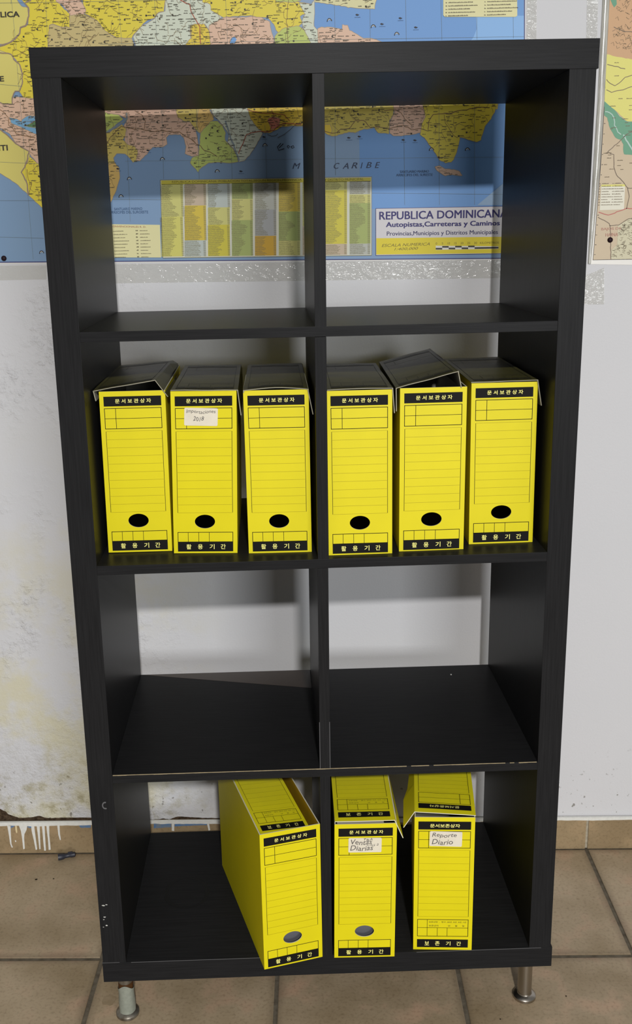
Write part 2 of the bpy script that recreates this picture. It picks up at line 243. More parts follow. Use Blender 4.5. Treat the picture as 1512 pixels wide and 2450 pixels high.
PANEL={'table': [(95.0,1468.4),(500.9,1466.2),(500.8,1319.6),(92.1,1322.7)],'tablehead': [(96.6,1467.6),(499.3,1464.7),(499.3,1457.8),(96.2,1460.0)],'title': [(508.9,1407.5),(787.2,1406.5),(790.5,1317.9),(509.0,1319.4)],'titleyel': [(509.8,1351.9),(787.7,1349.6),(788.8,1318.8),(509.8,1321.0)],'legend': [(-30.1,1389.3),(89.7,1385.4),(88.8,1323.6),(-34.5,1326.0)],'toplegend': [(631.5,1815.7),(765.5,1812.5),(768.7,1743.8),(765.7,1741.7),(635.8,1744.7),(632.7,1747.6)],'sheet': [(-445.9,1319.5),(799.9,1305.1),(782.3,1727.9),(779.1,1812.2)],'borderline': [(-445.5,1323.1),(797.3,1308.7)],'rightline': [(797.3,1309.1),(781.1,1770.3)]}
TX=[('REPUBLICA','dark',(-234.9,1762.4),(-151.3,1762.6),9.2,0),('DE','dark',(-212.0,1651.7),(-190.6,1652.0),8.8,0),('HAITI','dark',(-236.1,1528.1),(-194.9,1528.7),9.8,0),('M','darks',(349.7,1483.9),(364.9,1483.6),10.6,0.3),('C','darks',(429.0,1482.2),(439.4,1482.0),10.7,0.3),('A','darks',(445.8,1481.9),(457.0,1481.7),10.7,0.3),('R','darks',(462.6,1482.3),(473.7,1482.1),10.7,0.3),('I','darks',(480.1,1481.9),(484.1,1481.9),10.7,0.3),('B','darks',(490.5,1482.5),(500.9,1482.3),10.6,0.3),('E','darks',(507.3,1482.1),(516.9,1481.9),10.7,0.3),('SANTUARIO MARINO','bluetx',(2.6,1414.5),(57.1,1414.2),4.7,0),('ARRECIFES DEL SUROESTE','bluetx',(-7.6,1408.5),(68.1,1407.7),4.7,0),('SANTUARIO MARINO','bluetx',(555.3,1472.0),(610.4,1471.6),4.6,0),('ARRECIFES DEL SURESTE','bluetx',(548.1,1466.0),(617.7,1465.4),4.6,0),('REPUBLICA DOMINICANA: POBLACION TOTAL,SEGUN REGION,PROVINCIA','olivetx',(117.3,1461.8),(366.9,1460.9),4.6,0),('Y DISTRITO MUNICIPAL','olivetx',(410.3,1460.1),(485.7,1460.0),4.6,0),('REPUBLICA DOMINICANA','navy',(515.4,1386.3),(762.2,1386.1),14.8,0),('Autopistas,Carreteras y Caminos','navy',(528.4,1369.6),(747.5,1368.4),11.8,0),('Provincias,Municipios y Distritos Municipales','navy2',(530.1,1353.8),(744.8,1352.8),10.3,0),('ESCALA NUMERICA','olivetx',(520.4,1335.1),(613.9,1336.4),5.5,0.3),('1:400,000','olivetx',(544.8,1327.5),(591.2,1328.2),5.5,0.3),('0     5    10    15    20    25    30   KILOMETROS','olivetx',(625.2,1337.8),(747.7,1337.0),3.9,0),('SIGNOS CONVENCIONALES R. D.','redtx',(-30.5,1383.8),(62.5,1380.4),3.2,0),('CORDILLERA','olivetx',(-45.2,1763.7),(-7.5,1757.2),2.9,0),('CENTRAL','olivetx',(-3.2,1752.8),(14.1,1732.4),2.9,0),('BAJOS DE','redtx2',(944.6,1356.7),(982.4,1357.5),6.2,0),('HAINA','redtx2',(953.3,1346.3),(977.4,1346.6),6.3,0)]
SB=[[(625.3,1331.4),(637.9,1331.2),(638.0,1328.0),(625.4,1328.3)],[(637.9,1334.7),(650.4,1334.5),(650.5,1331.3),(637.9,1331.6)],[(650.5,1331.4),(663.1,1331.1),(663.2,1327.9),(650.6,1328.2)],[(663.0,1334.6),(675.6,1334.4),(675.7,1331.2),(663.1,1331.5)],[(675.7,1331.3),(688.3,1331.0),(688.3,1327.8),(675.7,1328.1)],[(688.2,1334.5),(700.8,1334.3),(700.8,1331.1),(688.3,1331.4)],[(700.8,1331.2),(747.1,1331.0),(747.2,1327.9),(700.9,1328.0)]]
DOL=[(423.1,1744.5),(504.2,1732.0),(547.5,1718.2),(101.1,1507.3),(35.5,1472.7),(17.3,1440.7),(298.0,1528.2),(205.3,1483.0),(614.6,1514.0),(682.8,1512.6),(-145.7,1338.5)]
ICON=[(474.9,1751.9),(520.4,1735.2),(554.3,1744.4),(582.9,1728.1),(251.0,1481.3),(561.2,1531.7),(74.7,1523.1),(14.9,1490.8),(296.8,1542.6),(478.0,1539.5),(458.1,1537.7),(583.4,1530.5)]
M2=[('m2orange',[(933.2,1808.6),(936.5,1766.7),(935.8,1667.1),(955.5,1667.4),(990.6,1661.6),(1083.5,1656.7),(1071.8,1805.4)]),('m2yel',[(935.8,1674.4),(959.2,1668.8),(990.4,1663.8),(1083.5,1656.7),(1092.0,1546.6),(993.6,1555.4),(981.8,1556.4),(965.3,1570.1),(955.5,1577.7),(937.4,1592.1)]),('m2green',[(937.4,1592.1),(955.5,1577.7),(967.1,1565.6),(981.8,1555.7),(1092.0,1546.6),(1096.3,1492.6),(979.3,1496.6),(976.5,1515.5),(972.1,1523.1),(961.6,1527.0),(949.5,1545.9),(943.8,1563.2),(938.1,1567.7)]),('m2town',[(976.2,1366.2),(1002.5,1381.3),(1103.9,1394.7),(1111.1,1302.2),(965.5,1303.4),(966.1,1319.3),(976.7,1330.9)]),('white',[(939.7,1442.7),(985.0,1442.5),(985.6,1396.3),(939.2,1395.7)]),('m2yel',[(939.7,1442.7),(985.0,1442.5),(985.3,1438.7),(939.9,1438.9)]),('m2green2',[(930.2,1808.7),(943.1,1808.4),(949.9,1759.4),(944.9,1753.9),(938.0,1766.7)])]
M2S={'outer': [(934.8,1808.6),(935.7,1766.7),(936.3,1592.1),(934.7,1474.8),(927.1,1294.6),(1112.2,1287.9),(1071.8,1805.4)],'inner': [(935.5,1808.6),(936.9,1766.7),(937.3,1594.3),(936.3,1474.8),(931.5,1302.5),(1111.1,1302.2),(1071.8,1805.4)]}
M2R=[('rdgry',1.4,[(947.5,1500.3),(957.1,1510.6),(968.4,1519.4),(981.7,1532.6),(992.4,1537.6)]),('rdgry',1.4,[(949.8,1501.0),(960.3,1497.0),(961.7,1474.3),(968.2,1458.9),(980.8,1447.2),(989.5,1435.6),(1001.4,1435.3)]),('rdgry',1.4,[(936.7,1382.6),(949.1,1376.9),(959.9,1370.4),(962.7,1350.8),(966.3,1303.4)]),('rdgry',1.4,[(960.1,1366.5),(977.7,1367.7),(993.1,1377.6),(1008.9,1381.1)]),('rdgry',1.4,[(939.4,1612.6),(949.0,1607.3),(959.0,1610.0),(970.5,1611.9),(993.4,1618.7)]),('rdgry',1.4,[(946.9,1720.6),(964.2,1713.1),(983.5,1710.5)]),('rdgry',1.4,[(938.4,1656.3),(956.4,1652.2),(972.1,1648.3)]),('rdgry',1.4,[(989.5,1435.6),(994.4,1420.1),(990.3,1397.0)]),('rdgry',1.4,[(938.3,1630.9),(944.9,1623.4),(954.5,1619.6),(962.0,1623.1),(973.0,1633.7),(986.0,1637.1)]),('rdred2',1.8,[(937.0,1392.7),(956.6,1386.1),(976.1,1393.4),(991.8,1398.5),(1007.9,1397.4)]),('river2',2.2,[(939.2,1574.4),(948.0,1572.0),(956.3,1564.4),(958.7,1549.5),(965.7,1538.1),(971.5,1532.8)]),('river2',3.0,[(975.4,1532.7),(982.4,1522.8),(992.8,1507.6),(1005.9,1488.5)])]
DR=[[(-329.5,71.3),(-322.0,70.3),(-323.3,48.1),(-324.0,23.9),(-321.7,15.2),(-324.4,14.4),(-327.0,23.9),(-327.9,48.1),(-328.9,65.3)],[(-302.8,71.9),(-282.9,74.2),(-286.4,59.7),(-291.9,49.5),(-293.6,39.2),(-294.5,11.5),(-298.2,9.8),(-298.3,37.5),(-299.2,56.4),(-301.2,65.0)],[(-274.8,70.8),(-267.9,71.5),(-267.2,44.1),(-266.1,9.5),(-269.6,7.8),(-271.9,33.8),(-274.6,56.2)],[(-261.8,71.5),(-255.0,71.4),(-256.7,42.3),(-258.4,10.3),(-261.0,9.5),(-261.3,42.3),(-261.8,62.9)],[(-250.4,72.2),(-244.0,72.2),(-244.9,47.3),(-246.3,5.9),(-250.2,5.9),(-250.3,37.0),(-250.1,61.1)],[(-239.8,72.1),(-233.4,72.1),(-235.1,45.5),(-235.1,8.4),(-239.8,7.6),(-239.2,33.5),(-239.9,59.3)],[(-215.0,73.6),(-209.6,73.5),(-210.4,50.4),(-209.5,33.2),(-212.0,33.2),(-214.4,47.0)],[(-315.5,33.3),(-312.5,32.5),(-312.8,29.0),(-314.8,29.4)],[(46.6,75.5),(52.3,75.4),(51.2,53.9),(45.6,55.0)],[(126.4,74.7),(131.1,73.6),(133.2,55.3),(129.4,54.2)]]
DRC=[[(-311.3,71.1),(-307.6,70.2),(-308.0,53.1),(-310.7,52.2),(-311.8,61.7)]]
BL=[[(-321.9,71.2),(-311.3,71.1),(-314.6,68.6),(-321.8,64.3)],[(-284.4,74.3),(-274.0,71.6),(-275.3,64.8),(-281.4,64.8),(-284.9,68.3)],[(-165.5,71.4),(-138.1,72.0),(-138.7,64.3),(-159.9,64.0),(-164.3,67.1)],[(5.7,75.9),(45.6,75.5),(45.0,63.7),(4.8,60.8)],[(53.3,75.4),(126.4,73.6),(126.2,68.3),(52.8,65.7)]]
STRIP=[(-595.6,75.1),(-346.4,70.1),(-307.9,71.3),(-260.3,68.7),(-212.3,70.4),(-164.5,70.0),(-138.6,70.8),(5.5,72.6),(159.6,71.2),(320.8,70.7),(698.5,71.3),(918.2,72.4),(961.3,72.5),(998.8,71.6),(1084.7,72.9),(1260.2,71.2)]
TEAR=[(-587.1,170.7),(-400.3,131.5),(-345.0,109.6),(-331.4,101.9),(-329.1,95.5),(-317.9,92.1),(-304.1,85.5),(-270.4,87.4),(-258.5,91.5),(-241.8,84.9),(-193.9,85.5),(-141.2,85.0),(4.6,78.2),(27.7,81.2),(39.9,77.9),(59.4,86.3),(102.1,82.7),(159.2,80.0),(756.1,77.4),(920.0,74.7),(1087.1,74.2),(1263.2,72.5)]
TAPES={'bottom': [(-14.0,1312.8),(756.8,1305.9),(755.5,1271.6),(-16.5,1275.8)],'left': [(-280.3,1314.7),(-137.9,1313.6),(-140.2,1286.2),(-283.2,1285.7)],'r1': [(784.5,1812.1),(802.7,1811.7),(805.9,1695.2),(787.4,1695.6)],'r2': [(893.8,1809.6),(914.3,1809.1),(917.8,1692.7),(897.7,1693.1)],'m2': [(916.9,1272.5),(954.2,1287.7),(958.3,1216.9),(918.1,1217.6)]}
PINS=[(-221.0,1328.0),(962.5,1339.8)]

# ================================================================ materials
m_black = mat('black_brown_laminate', (37, 37, 38), 0.36, 0.05, var=0.3, vscale=26, bump=0.08, bscale=60, stretch=(0.5, 14, 14), coat=0.0)
m_blackv = mat('black_brown_laminate_upright', (37, 37, 38), 0.36, 0.05, var=0.3, vscale=26, bump=0.08, bscale=60, stretch=(14, 14, 0.5))
m_edge = mat('worn_chipboard_edge', (168, 152, 120), 0.7, 0.2, var=0.3, vscale=120)
m_chip = mat('bare_chipped_spot', (196, 196, 190), 0.7, 0.2)
m_scuff = mat('scuffed_laminate', (88, 88, 90), 0.5, 0.4)
m_yel = mat('yellow_card', (220, 206, 14), 0.48, 0.3, var=0.05, vscale=18, bump=0.05, bscale=90)
m_yelin = mat('yellow_brown_card_inside', (190, 150, 14), 0.6, 0.3, var=0.15, vscale=30)
m_lid = mat('yellow_lid_card', (236, 224, 26), 0.42, 0.4, var=0.05, vscale=18, bump=0.05, bscale=90)
m_olivelid = mat('dark_olive_lid_card', (100, 96, 42), 0.4, 0.2, rgb2=(76, 74, 44), vscale=16, bump=0.1, bscale=60)  # darker olive lid colour, used on the upper row boxes
m_board = mat('grey_board', (150, 148, 138), 0.75, 0.2, var=0.1, vscale=60)
m_cut = mat('pale_cut_card_edge', (216, 212, 190), 0.7, 0.2)
m_cutdull = mat('dull_cut_card_edge', (150, 146, 128), 0.7, 0.2)
m_ink = mat('black_print', (22, 21, 20), 0.6, 0.12)
m_rule = mat('thin_olive_rule', (158, 144, 10), 0.5, 0.3)
m_inkfaint = mat('faint_black_print', (50, 49, 34), 0.5, 0.3)
m_rulefaint = mat('faint_olive_line', (66, 64, 36), 0.5, 0.3)
m_type = mat('pale_yellow_lettering', (246, 240, 140), 0.5, 0.3)
m_typefaint = mat('faint_lettering', (100, 98, 70), 0.5, 0.3)
m_sticker = mat('cream_sticker_paper', (222, 214, 196), 0.6, 0.3, var=0.08, vscale=60)
m_pencil = mat('grey_pencil', (88, 84, 82), 0.6, 0.3)
m_steel = mat('brushed_steel', (170, 164, 155), 0.3, 0.5, metal=1.0, bump=0.1, bscale=300, stretch=(1, 1, 0.1))
m_tarn = mat('tarnished_steel', (150, 146, 136), 0.4, 0.5, metal=0.8, rgb2=(110, 100, 86), vscale=90, bump=0.3, bscale=150)
m_sleeve = mat('grey_green_tape_sleeve', (142, 146, 134), 0.6, 0.3, var=0.2, vscale=120, bump=0.4, bscale=160)
m_rust = mat('rusty_brown_metal', (84, 54, 24), 0.7, 0.2, var=0.4, vscale=200, bump=0.4, bscale=300)
m_dark = mat('dark_blue_grey_plastic', (44, 46, 58), 0.45, 0.5, var=0.25, vscale=120)
m_pin = mat('dark_maroon_pin', (36, 20, 26), 0.5, 0.2)
m_doc = mat('grey_document_cover', (98, 98, 104), 0.5, 0.4, var=0.1, vscale=40)
m_paint = mat('dried_white_paint', (226, 226, 220), 0.55, 0.3, var=0.1, vscale=150, bump=0.3, bscale=300)
m_cream = mat('dried_cream_paint', (222, 204, 160), 0.55, 0.3)
m_blue = mat('old_blue_paint', (60, 118, 176), 0.6, 0.3, rgb2=(120, 130, 140), vscale=90)
m_plaster = mat('bare_brown_plaster', (92, 76, 60), 0.95, 0.1, rgb2=(50, 38, 28), vscale=160, bump=1.0, bscale=260)
m_grout = mat('dark_grout', (112, 104, 90), 0.95, 0.1, rgb2=(84, 76, 64), vscale=60, bump=0.5, bscale=200)
m_grout_pale = mat('pale_joint_filler', (176, 166, 146), 0.9, 0.1, var=0.3, vscale=150)

def tile_material(name, c1, c2, c3, grime=0.6):
    m = mat(name, c1, 0.5, 0.35, rgb2=c2, vscale=7, bump=0.25, bscale=120, objrand=0.07)
    nt = m.node_tree
    b = nt.nodes['Principled BSDF']
    src = b.inputs['Base Color'].links[0].from_socket
    tc = nt.nodes['Texture Coordinate']
    oi = nt.nodes.new('ShaderNodeObjectInfo')
    va = nt.nodes.new('ShaderNodeVectorMath'); va.operation = 'SCALE'
    cb = nt.nodes.new('ShaderNodeCombineXYZ')
    nt.links.new(oi.outputs['Random'], cb.inputs[0]); nt.links.new(oi.outputs['Random'], cb.inputs[1])
    nt.links.new(cb.outputs[0], va.inputs[0]); va.inputs['Scale'].default_value = 30
    ad = nt.nodes.new('ShaderNodeVectorMath'); ad.operation = 'ADD'
    nt.links.new(tc.outputs['Object'], ad.inputs[0]); nt.links.new(va.outputs[0], ad.inputs[1])
    mp = nt.nodes['Mapping']
    nt.links.new(ad.outputs[0], mp.inputs[0])
    # fine speckle and reddish clouds
    n = nt.nodes.new('ShaderNodeTexNoise'); n.inputs['Scale'].default_value = 14; n.inputs['Detail'].default_value = 3
    nt.links.new(ad.outputs[0], n.inputs['Vector'])
    cr = nt.nodes.new('ShaderNodeValToRGB')
    cr.color_ramp.elements[0].position = 0.52; cr.color_ramp.elements[0].color = (0, 0, 0, 1)
    cr.color_ramp.elements[1].position = 0.75; cr.color_ramp.elements[1].color = (1, 1, 1, 1)
    nt.links.new(n.outputs['Fac'], cr.inputs[0])
    mx = nt.nodes.new('ShaderNodeMix'); mx.data_type = 'RGBA'
    nt.links.new(cr.outputs[0], mx.inputs['Factor'])
    nt.links.new(src, mx.inputs['A']); mx.inputs['B'].default_value = lin(c3)
    n2 = nt.nodes.new('ShaderNodeTexNoise'); n2.inputs['Scale'].default_value = 170; n2.inputs['Detail'].default_value = 2
    nt.links.new(ad.outputs[0], n2.inputs['Vector'])
    cr2 = nt.nodes.new('ShaderNodeValToRGB')
    cr2.color_ramp.elements[0].position = 0.25; cr2.color_ramp.elements[0].color = (0.72, 0.70, 0.68, 1)
    cr2.color_ramp.elements[1].position = 0.5; cr2.color_ramp.elements[1].color = (1, 1, 1, 1)
    nt.links.new(n2.outputs['Fac'], cr2.inputs[0])
    mu = nt.nodes.new('ShaderNodeMix'); mu.data_type = 'RGBA'; mu.blend_type = 'MULTIPLY'; mu.inputs['Factor'].default_value = 0.8
    nt.links.new(mx.outputs['Result'], mu.inputs['A']); nt.links.new(cr2.outputs[0], mu.inputs['B'])
    # grime gathered along the joints of each tile
    sp = nt.nodes.new('ShaderNodeSeparateXYZ'); nt.links.new(tc.outputs['Object'], sp.inputs[0])
    ds = []
    for ax, half in (('X', PX / 2), ('Y', PY / 2)):
        ab = nt.nodes.new('ShaderNodeMath'); ab.operation = 'ABSOLUTE'; nt.links.new(sp.outputs[ax], ab.inputs[0])
        dv = nt.nodes.new('ShaderNodeMath'); dv.operation = 'DIVIDE'; nt.links.new(ab.outputs[0], dv.inputs[0]); dv.inputs[1].default_value = half
        ds.append(dv.outputs[0])
    mxm = nt.nodes.new('ShaderNodeMath'); mxm.operation = 'MAXIMUM'
    nt.links.new(ds[0], mxm.inputs[0]); nt.links.new(ds[1], mxm.inputs[1])
    add = nt.nodes.new('ShaderNodeMath'); add.operation = 'MULTIPLY_ADD'; add.inputs[1].default_value = 0.16
    nt.links.new(n.outputs['Fac'], add.inputs[0]); nt.links.new(mxm.outputs[0], add.inputs[2])
    mr_ = nt.nodes.new('ShaderNodeMapRange'); mr_.inputs['From Min'].default_value = 0.97; mr_.inputs['From Max'].default_value = 1.10; mr_.inputs['To Max'].default_value = grime
    nt.links.new(add.outputs[0], mr_.inputs['Value'])
    mg = nt.nodes.new('ShaderNodeMix'); mg.data_type = 'RGBA'
    nt.links.new(mr_.outputs[0], mg.inputs['Factor']); nt.links.new(mu.outputs['Result'], mg.inputs['A']); mg.inputs['B'].default_value = lin((78, 66, 50))
    nt.links.new(mg.outputs['Result'], b.inputs['Base Color'])
    return m
X0, PX = -0.047, 0.3443          # tile joints
YJ, PY = 0.181, 0.3475
m_tile = tile_material('mottled_brown_floor_tile', (176, 158, 132), (142, 124, 96), (178, 148, 122))
m_skirt = tile_material('mottled_brown_skirting_tile', (164, 144, 112), (140, 120, 90), (166, 140, 106), 0.0)

def wall_material():
    m = bpy.data.materials.new('white_wall_paint_damp_stained')
    m.use_nodes = True
    nt = m.node_tree
    b = nt.nodes['Principled BSDF']
    b.inputs['Roughness'].default_value = 0.6
    b.inputs['Specular IOR Level'].default_value = 0.3
    tc = nt.nodes.new('ShaderNodeTexCoord')
    sp = nt.nodes.new('ShaderNodeSeparateXYZ')
    nt.links.new(tc.outputs['Object'], sp.inputs[0])
    def noise(scale, detail=4, rough=0.5):
        n = nt.nodes.new('ShaderNodeTexNoise')
        n.inputs['Scale'].default_value = scale
        n.inputs['Detail'].default_value = detail
        n.inputs['Roughness'].default_value = rough
        nt.links.new(tc.outputs['Object'], n.inputs['Vector'])
        return n.outputs['Fac']
    def ramp(src, a, bb, lo=0.0, hi=1.0):
        r = nt.nodes.new('ShaderNodeMapRange')
        r.interpolation_type = 'SMOOTHSTEP'
        for k, v in zip(('From Min', 'From Max', 'To Min', 'To Max'), (a, bb, lo, hi)):
            r.inputs[k].default_value = v
        nt.links.new(src, r.inputs['Value'])
        return r.outputs[0]
    def math_(op, a, bb):
        n = nt.nodes.new('ShaderNodeMath'); n.operation = op
        for i, s in enumerate((a, bb)):
            if isinstance(s, (int, float)): n.inputs[i].default_value = s
            else: nt.links.new(s, n.inputs[i])
        return n.outputs[0]
    def mix(f, a, bb):
        n = nt.nodes.new('ShaderNodeMix'); n.data_type = 'RGBA'
        nt.links.new(f, n.inputs['Factor'])
        for k, s in (('A', a), ('B', bb)):
            if isinstance(s, tuple): n.inputs[k].default_value = s
            else: nt.links.new(s, n.inputs[k])
        return n.outputs['Result']
    low = ramp(sp.outputs['Z'], 1.1, 0.3)          # towards the floor
    vlow = ramp(sp.outputs['Z'], 0.32, 0.09)
    leftw = ramp(sp.outputs['X'], 0.25, -0.1)
    base = mix(noise(3.0, 3), lin((212, 211, 213)), lin((204, 205, 208)))
    st = math_('MULTIPLY', ramp(noise(7.0, 6, 0.6), 0.40, 0.62), math_('MULTIPLY', low, leftw))
    base = mix(math_('MULTIPLY', st, 0.85), base, lin((208, 202, 172)))
    st2 = math_('MULTIPLY', ramp(noise(28.0, 7, 0.65), 0.46, 0.70), math_('MULTIPLY', vlow, leftw))
    base = mix(math_('MULTIPLY', st2, 0.8), base, lin((150, 142, 108)))
    sp3 = math_('MULTIPLY', ramp(noise(90.0, 3), 0.66, 0.74), vlow)
    base = mix(math_('MULTIPLY', sp3, 0.7), base, lin((92, 84, 66)))
    nt.links.new(base, b.inputs['Base Color'])
    # relief: faint roller texture everywhere, blisters on the damp left side
    blis = math_('MULTIPLY', ramp(noise(9.0, 3), 0.45, 0.75), leftw)
    fine = math_('MULTIPLY', noise(260.0, 2), 0.12)
    hb = math_('MULTIPLY', math_('MULTIPLY', ramp(noise(75.0, 4, 0.6), 0.40, 0.8), blis), 1.3)
    hv = math_('MULTIPLY', math_('MULTIPLY', noise(40.0, 6, 0.7), math_('MULTIPLY', ramp(sp.outputs['Z'], 0.5, 0.15), leftw)), 3.2)
    h = math_('ADD', fine, math_('ADD', hb, hv))
    bp = nt.nodes.new('ShaderNodeBump')
    bp.inputs['Strength'].default_value = 0.8
    bp.inputs['Distance'].default_value = 0.003
    nt.links.new(h, bp.inputs['Height'])
    nt.links.new(bp.outputs[0], b.inputs['Normal'])
    return m
m_wall = wall_material()

def tape_material():
    m = bpy.data.materials.new('clear_crinkled_tape')
    m.use_nodes = True
    nt = m.node_tree
    nt.nodes.remove(nt.nodes['Principled BSDF'])
    out = nt.nodes['Material Output']
    tr = nt.nodes.new('ShaderNodeBsdfTransparent'); tr.inputs[0].default_value = (0.96, 0.96, 0.94, 1)
    gl = nt.nodes.new('ShaderNodeBsdfPrincipled')
    gl.inputs['Base Color'].default_value = lin((214, 212, 206)); gl.inputs['Roughness'].default_value = 0.12
    gl.inputs['Specular IOR Level'].default_value = 0.8
    tc = nt.nodes.new('ShaderNodeTexCoord')
    mp = nt.nodes.new('ShaderNodeMapping'); mp.inputs['Scale'].default_value = (1, 1, 1.8)
    nt.links.new(tc.outputs['Object'], mp.inputs[0])
    n = nt.nodes.new('ShaderNodeTexNoise'); n.inputs['Scale'].default_value = 55; n.inputs['Detail'].default_value = 2
    n.inputs['Distortion'].default_value = 1.0
    nt.links.new(mp.outputs[0], n.inputs['Vector'])
    bp = nt.nodes.new('ShaderNodeBump'); bp.inputs['Strength'].default_value = 1.0; bp.inputs['Distance'].default_value = 0.003
    nt.links.new(n.outputs['Fac'], bp.inputs['Height'])
    nt.links.new(bp.outputs[0], gl.inputs['Normal'])
    mx = nt.nodes.new('ShaderNodeMixShader'); mx.inputs[0].default_value = 0.26
    nt.links.new(tr.outputs[0], mx.inputs[1]); nt.links.new(gl.outputs[0], mx.inputs[2])
    nt.links.new(mx.outputs[0], out.inputs[0])
    return m
m_tape = tape_material()

# ================================================================ setting: floor, wall, baseboard
GAP = 0.0042
fb = MB(); fb.box(-1.5, 2.2, -2.4, 0.56, -0.03, -0.0019)
floor = structure(fb.build('floor', m_grout))
tile_mb = MB()
a, b_, hz = PX / 2 - GAP, PY / 2 - GAP, 0.006
e = 0.0016
tile_mb.face([(-a + e, -b_ + e, 0), (a - e, -b_ + e, 0), (a - e, b_ - e, 0), (-a + e, b_ - e, 0)])
ring = [(-a, -b_), (a, -b_), (a, b_), (-a, b_)]
ringi = [(-a + e, -b_ + e), (a - e, -b_ + e), (a - e, b_ - e), (-a + e, b_ - e)]
for k in range(4):
    j = (k + 1) % 4
    tile_mb.face([ringi[j] + (0,), ringi[k] + (0,), ring[k] + (-0.0007,), ring[j] + (-0.0007,)])
    tile_mb.face([ring[j] + (-0.0007,), ring[k] + (-0.0007,), ring[k] + (-hz,), ring[j] + (-hz,)])
first = tile_mb.build('tile', m_tile, floor)
n = 0
for iy in range(0, 8):
    for ix in range(-4, 6):
        o = first if n == 0 else first.copy()
        if n:
            col.objects.link(o); o.parent = floor
        o.location = (X0 + (ix + 0.5) * PX + rnd.uniform(-.0007, .0007), YJ + (0.5 - iy) * PY - 0.0005, rnd.uniform(-0.0004, 0.0004))
        o.rotation_euler = (0, 0, rnd.uniform(-0.003, 0.003))
        n += 1

def blob(x, y_, rx, ry, seed, k=14):
    pts = []
    for i in range(k):
        an = 2 * math.pi * i / k
        rr = 0.8 + 0.35 * mnoise.noise(Vector((math.cos(an) * 1.7, math.sin(an) * 1.7, seed)))
        pts.append((x + rx * rr * math.cos(an), y_ + ry * rr * math.sin(an), 0.0006))
    q = MB(); q.slab(pts, (0, 0, -0.0004), 0, 0, 0)
    return q
m_pit = mat('dark_pit', (50, 42, 34), 0.9, 0.1)
m_spill = mat('old_brown_spill', (134, 116, 88), 0.5, 0.3, rgb2=(150, 132, 106), vscale=60)
for k, (x, y_, r_) in enumerate(((-0.333, 0.455, 0.0035), (-0.243, 0.430, 0.0030), (-0.205, 0.432, 0.0018), (-0.355, 0.40, 0.0015), (-0.30, 0.335, 0.0016), (0.83, 0.075, 0.0016), (0.70, 0.02, 0.0015))):
    blob(x, y_, r_ * 1.2, r_, k, 8).build('pit', m_pit, floor)
blob(-0.012, 0.070, 0.017, 0.016, 3.3, 20).build('brown_spill', m_spill, floor)

def polyline_at(pts, x):
    for (xa, za), (xb, zb) in zip(pts, pts[1:]):
        if xa <= x <= xb:
            return za + (zb - za) * (x - xa) / max(1e-9, xb - xa)
    return pts[0][1] if x < pts[0][0] else pts[-1][1]

wb = MB()
xs = [-1.5 + 0.004 * k for k in range(int(3.7 / 0.004) + 1)]
prev = None
for x in xs:
    zb = polyline_at(TEAR, x * 1000) / 1000 + 0.0012 * mnoise.noise(Vector((x * 90, 3, 0))) + 0.0007 * mnoise.noise(Vector((x * 300, 9, 0)))
    cur = (x, zb)
    if prev:
        (xa, za), (xb, zb2) = prev, cur
        wb.face([(xa, YW, za), (xb, YW, zb2), (xb, YW, 2.6), (xa, YW, 2.6)])
        wb.face([(xa, YW + 0.003, za), (xb, YW + 0.003, zb2), (xb, YW, zb2), (xa, YW, za)])
    prev = cur
wall = structure(wb.build('wall_back', m_wall))
pb = MB(); pb.box(-1.5, 2.2, YW + 0.003, YW + 0.08, -0.03, 2.6)
pb.build('bare_plaster', m_plaster, wall)

bb = MB(); bb.box(-1.5, 2.2, YB + 0.0025, YW + 0.003, 0.0, 0.0765)
base = structure(bb.build('baseboard_back', m_grout_pale))
sk = MB()
g = 0.0028
sk.box(-PX / 2 + g, PX / 2 - g, 0, 0.0028, -0.001, 0.0785)
first = sk.build('tile', m_skirt, base, bevel=0.0007)
for k in range(-4, 6):
    o = first if k == -4 else first.copy()
    if k != -4:
        col.objects.link(o); o.parent = base
    o.location = (0.986 + (k - 2.5) * PX, YB, 0.0)
def flat_poly(mb, pts, y, mi=0, thick=0.0):
    P = [Vector((p[0] / 1000, y, p[1] / 1000)) for p in pts]
    for t in tessellate_polygon([P]):
        tri = [P[i] for i in t]
        nrm = (tri[1] - tri[0]).cross(tri[2] - tri[0])
        if nrm.y > 0:
            tri = tri[::-1]
        mb.face(tri, mi)
    if thick:
        n_ = len(P)
        for k in range(n_):
            j = (k + 1) % n_
            mb.face([P[k], P[j], P[j] + Vector((0, thick, 0)), P[k] + Vector((0, thick, 0))], mi)
dm = MB()
lo = []
for k in range(len(xs)):
    x = xs[k]
    lo.append((x * 1000, polyline_at(STRIP, x * 1000) + 1.5 * mnoise.noise(Vector((x * 60, 1, 0)))))
for k in range(len(lo) - 1):
    (xa, za), (xb, zb) = lo[k], lo[k + 1]
    dm.face([(xa / 1000, YB - 0.0004, za / 1000), (xb / 1000, YB - 0.0004, zb / 1000), (xb / 1000, YB - 0.0004, 0.0792), (xa / 1000, YB - 0.0004, 0.0792)])
    dm.face([(xa / 1000, YB - 0.0004, 0.0792), (xb / 1000, YB - 0.0004, 0.0792), (xb / 1000, YB + 0.0040, 0.0798), (xa / 1000, YB + 0.0040, 0.0798)])
dm.build('dried_white_paint', m_paint, base)
for p in DR:
    q = MB(); flat_poly(q, p, YB - 0.0008, 0, 0.0007); q.build('paint_drip', m_paint, base)
d2 = MB()
for p in DRC: flat_poly(d2, p, YB - 0.0006, 0, 0.0005)
d2.build('dried_cream_drip', m_cream, base)
d3 = MB()
for p in BL:
    d3 = MB(); flat_poly(d3, p, YB - 0.0002); d3.build('old_blue_paint', m_blue, base)

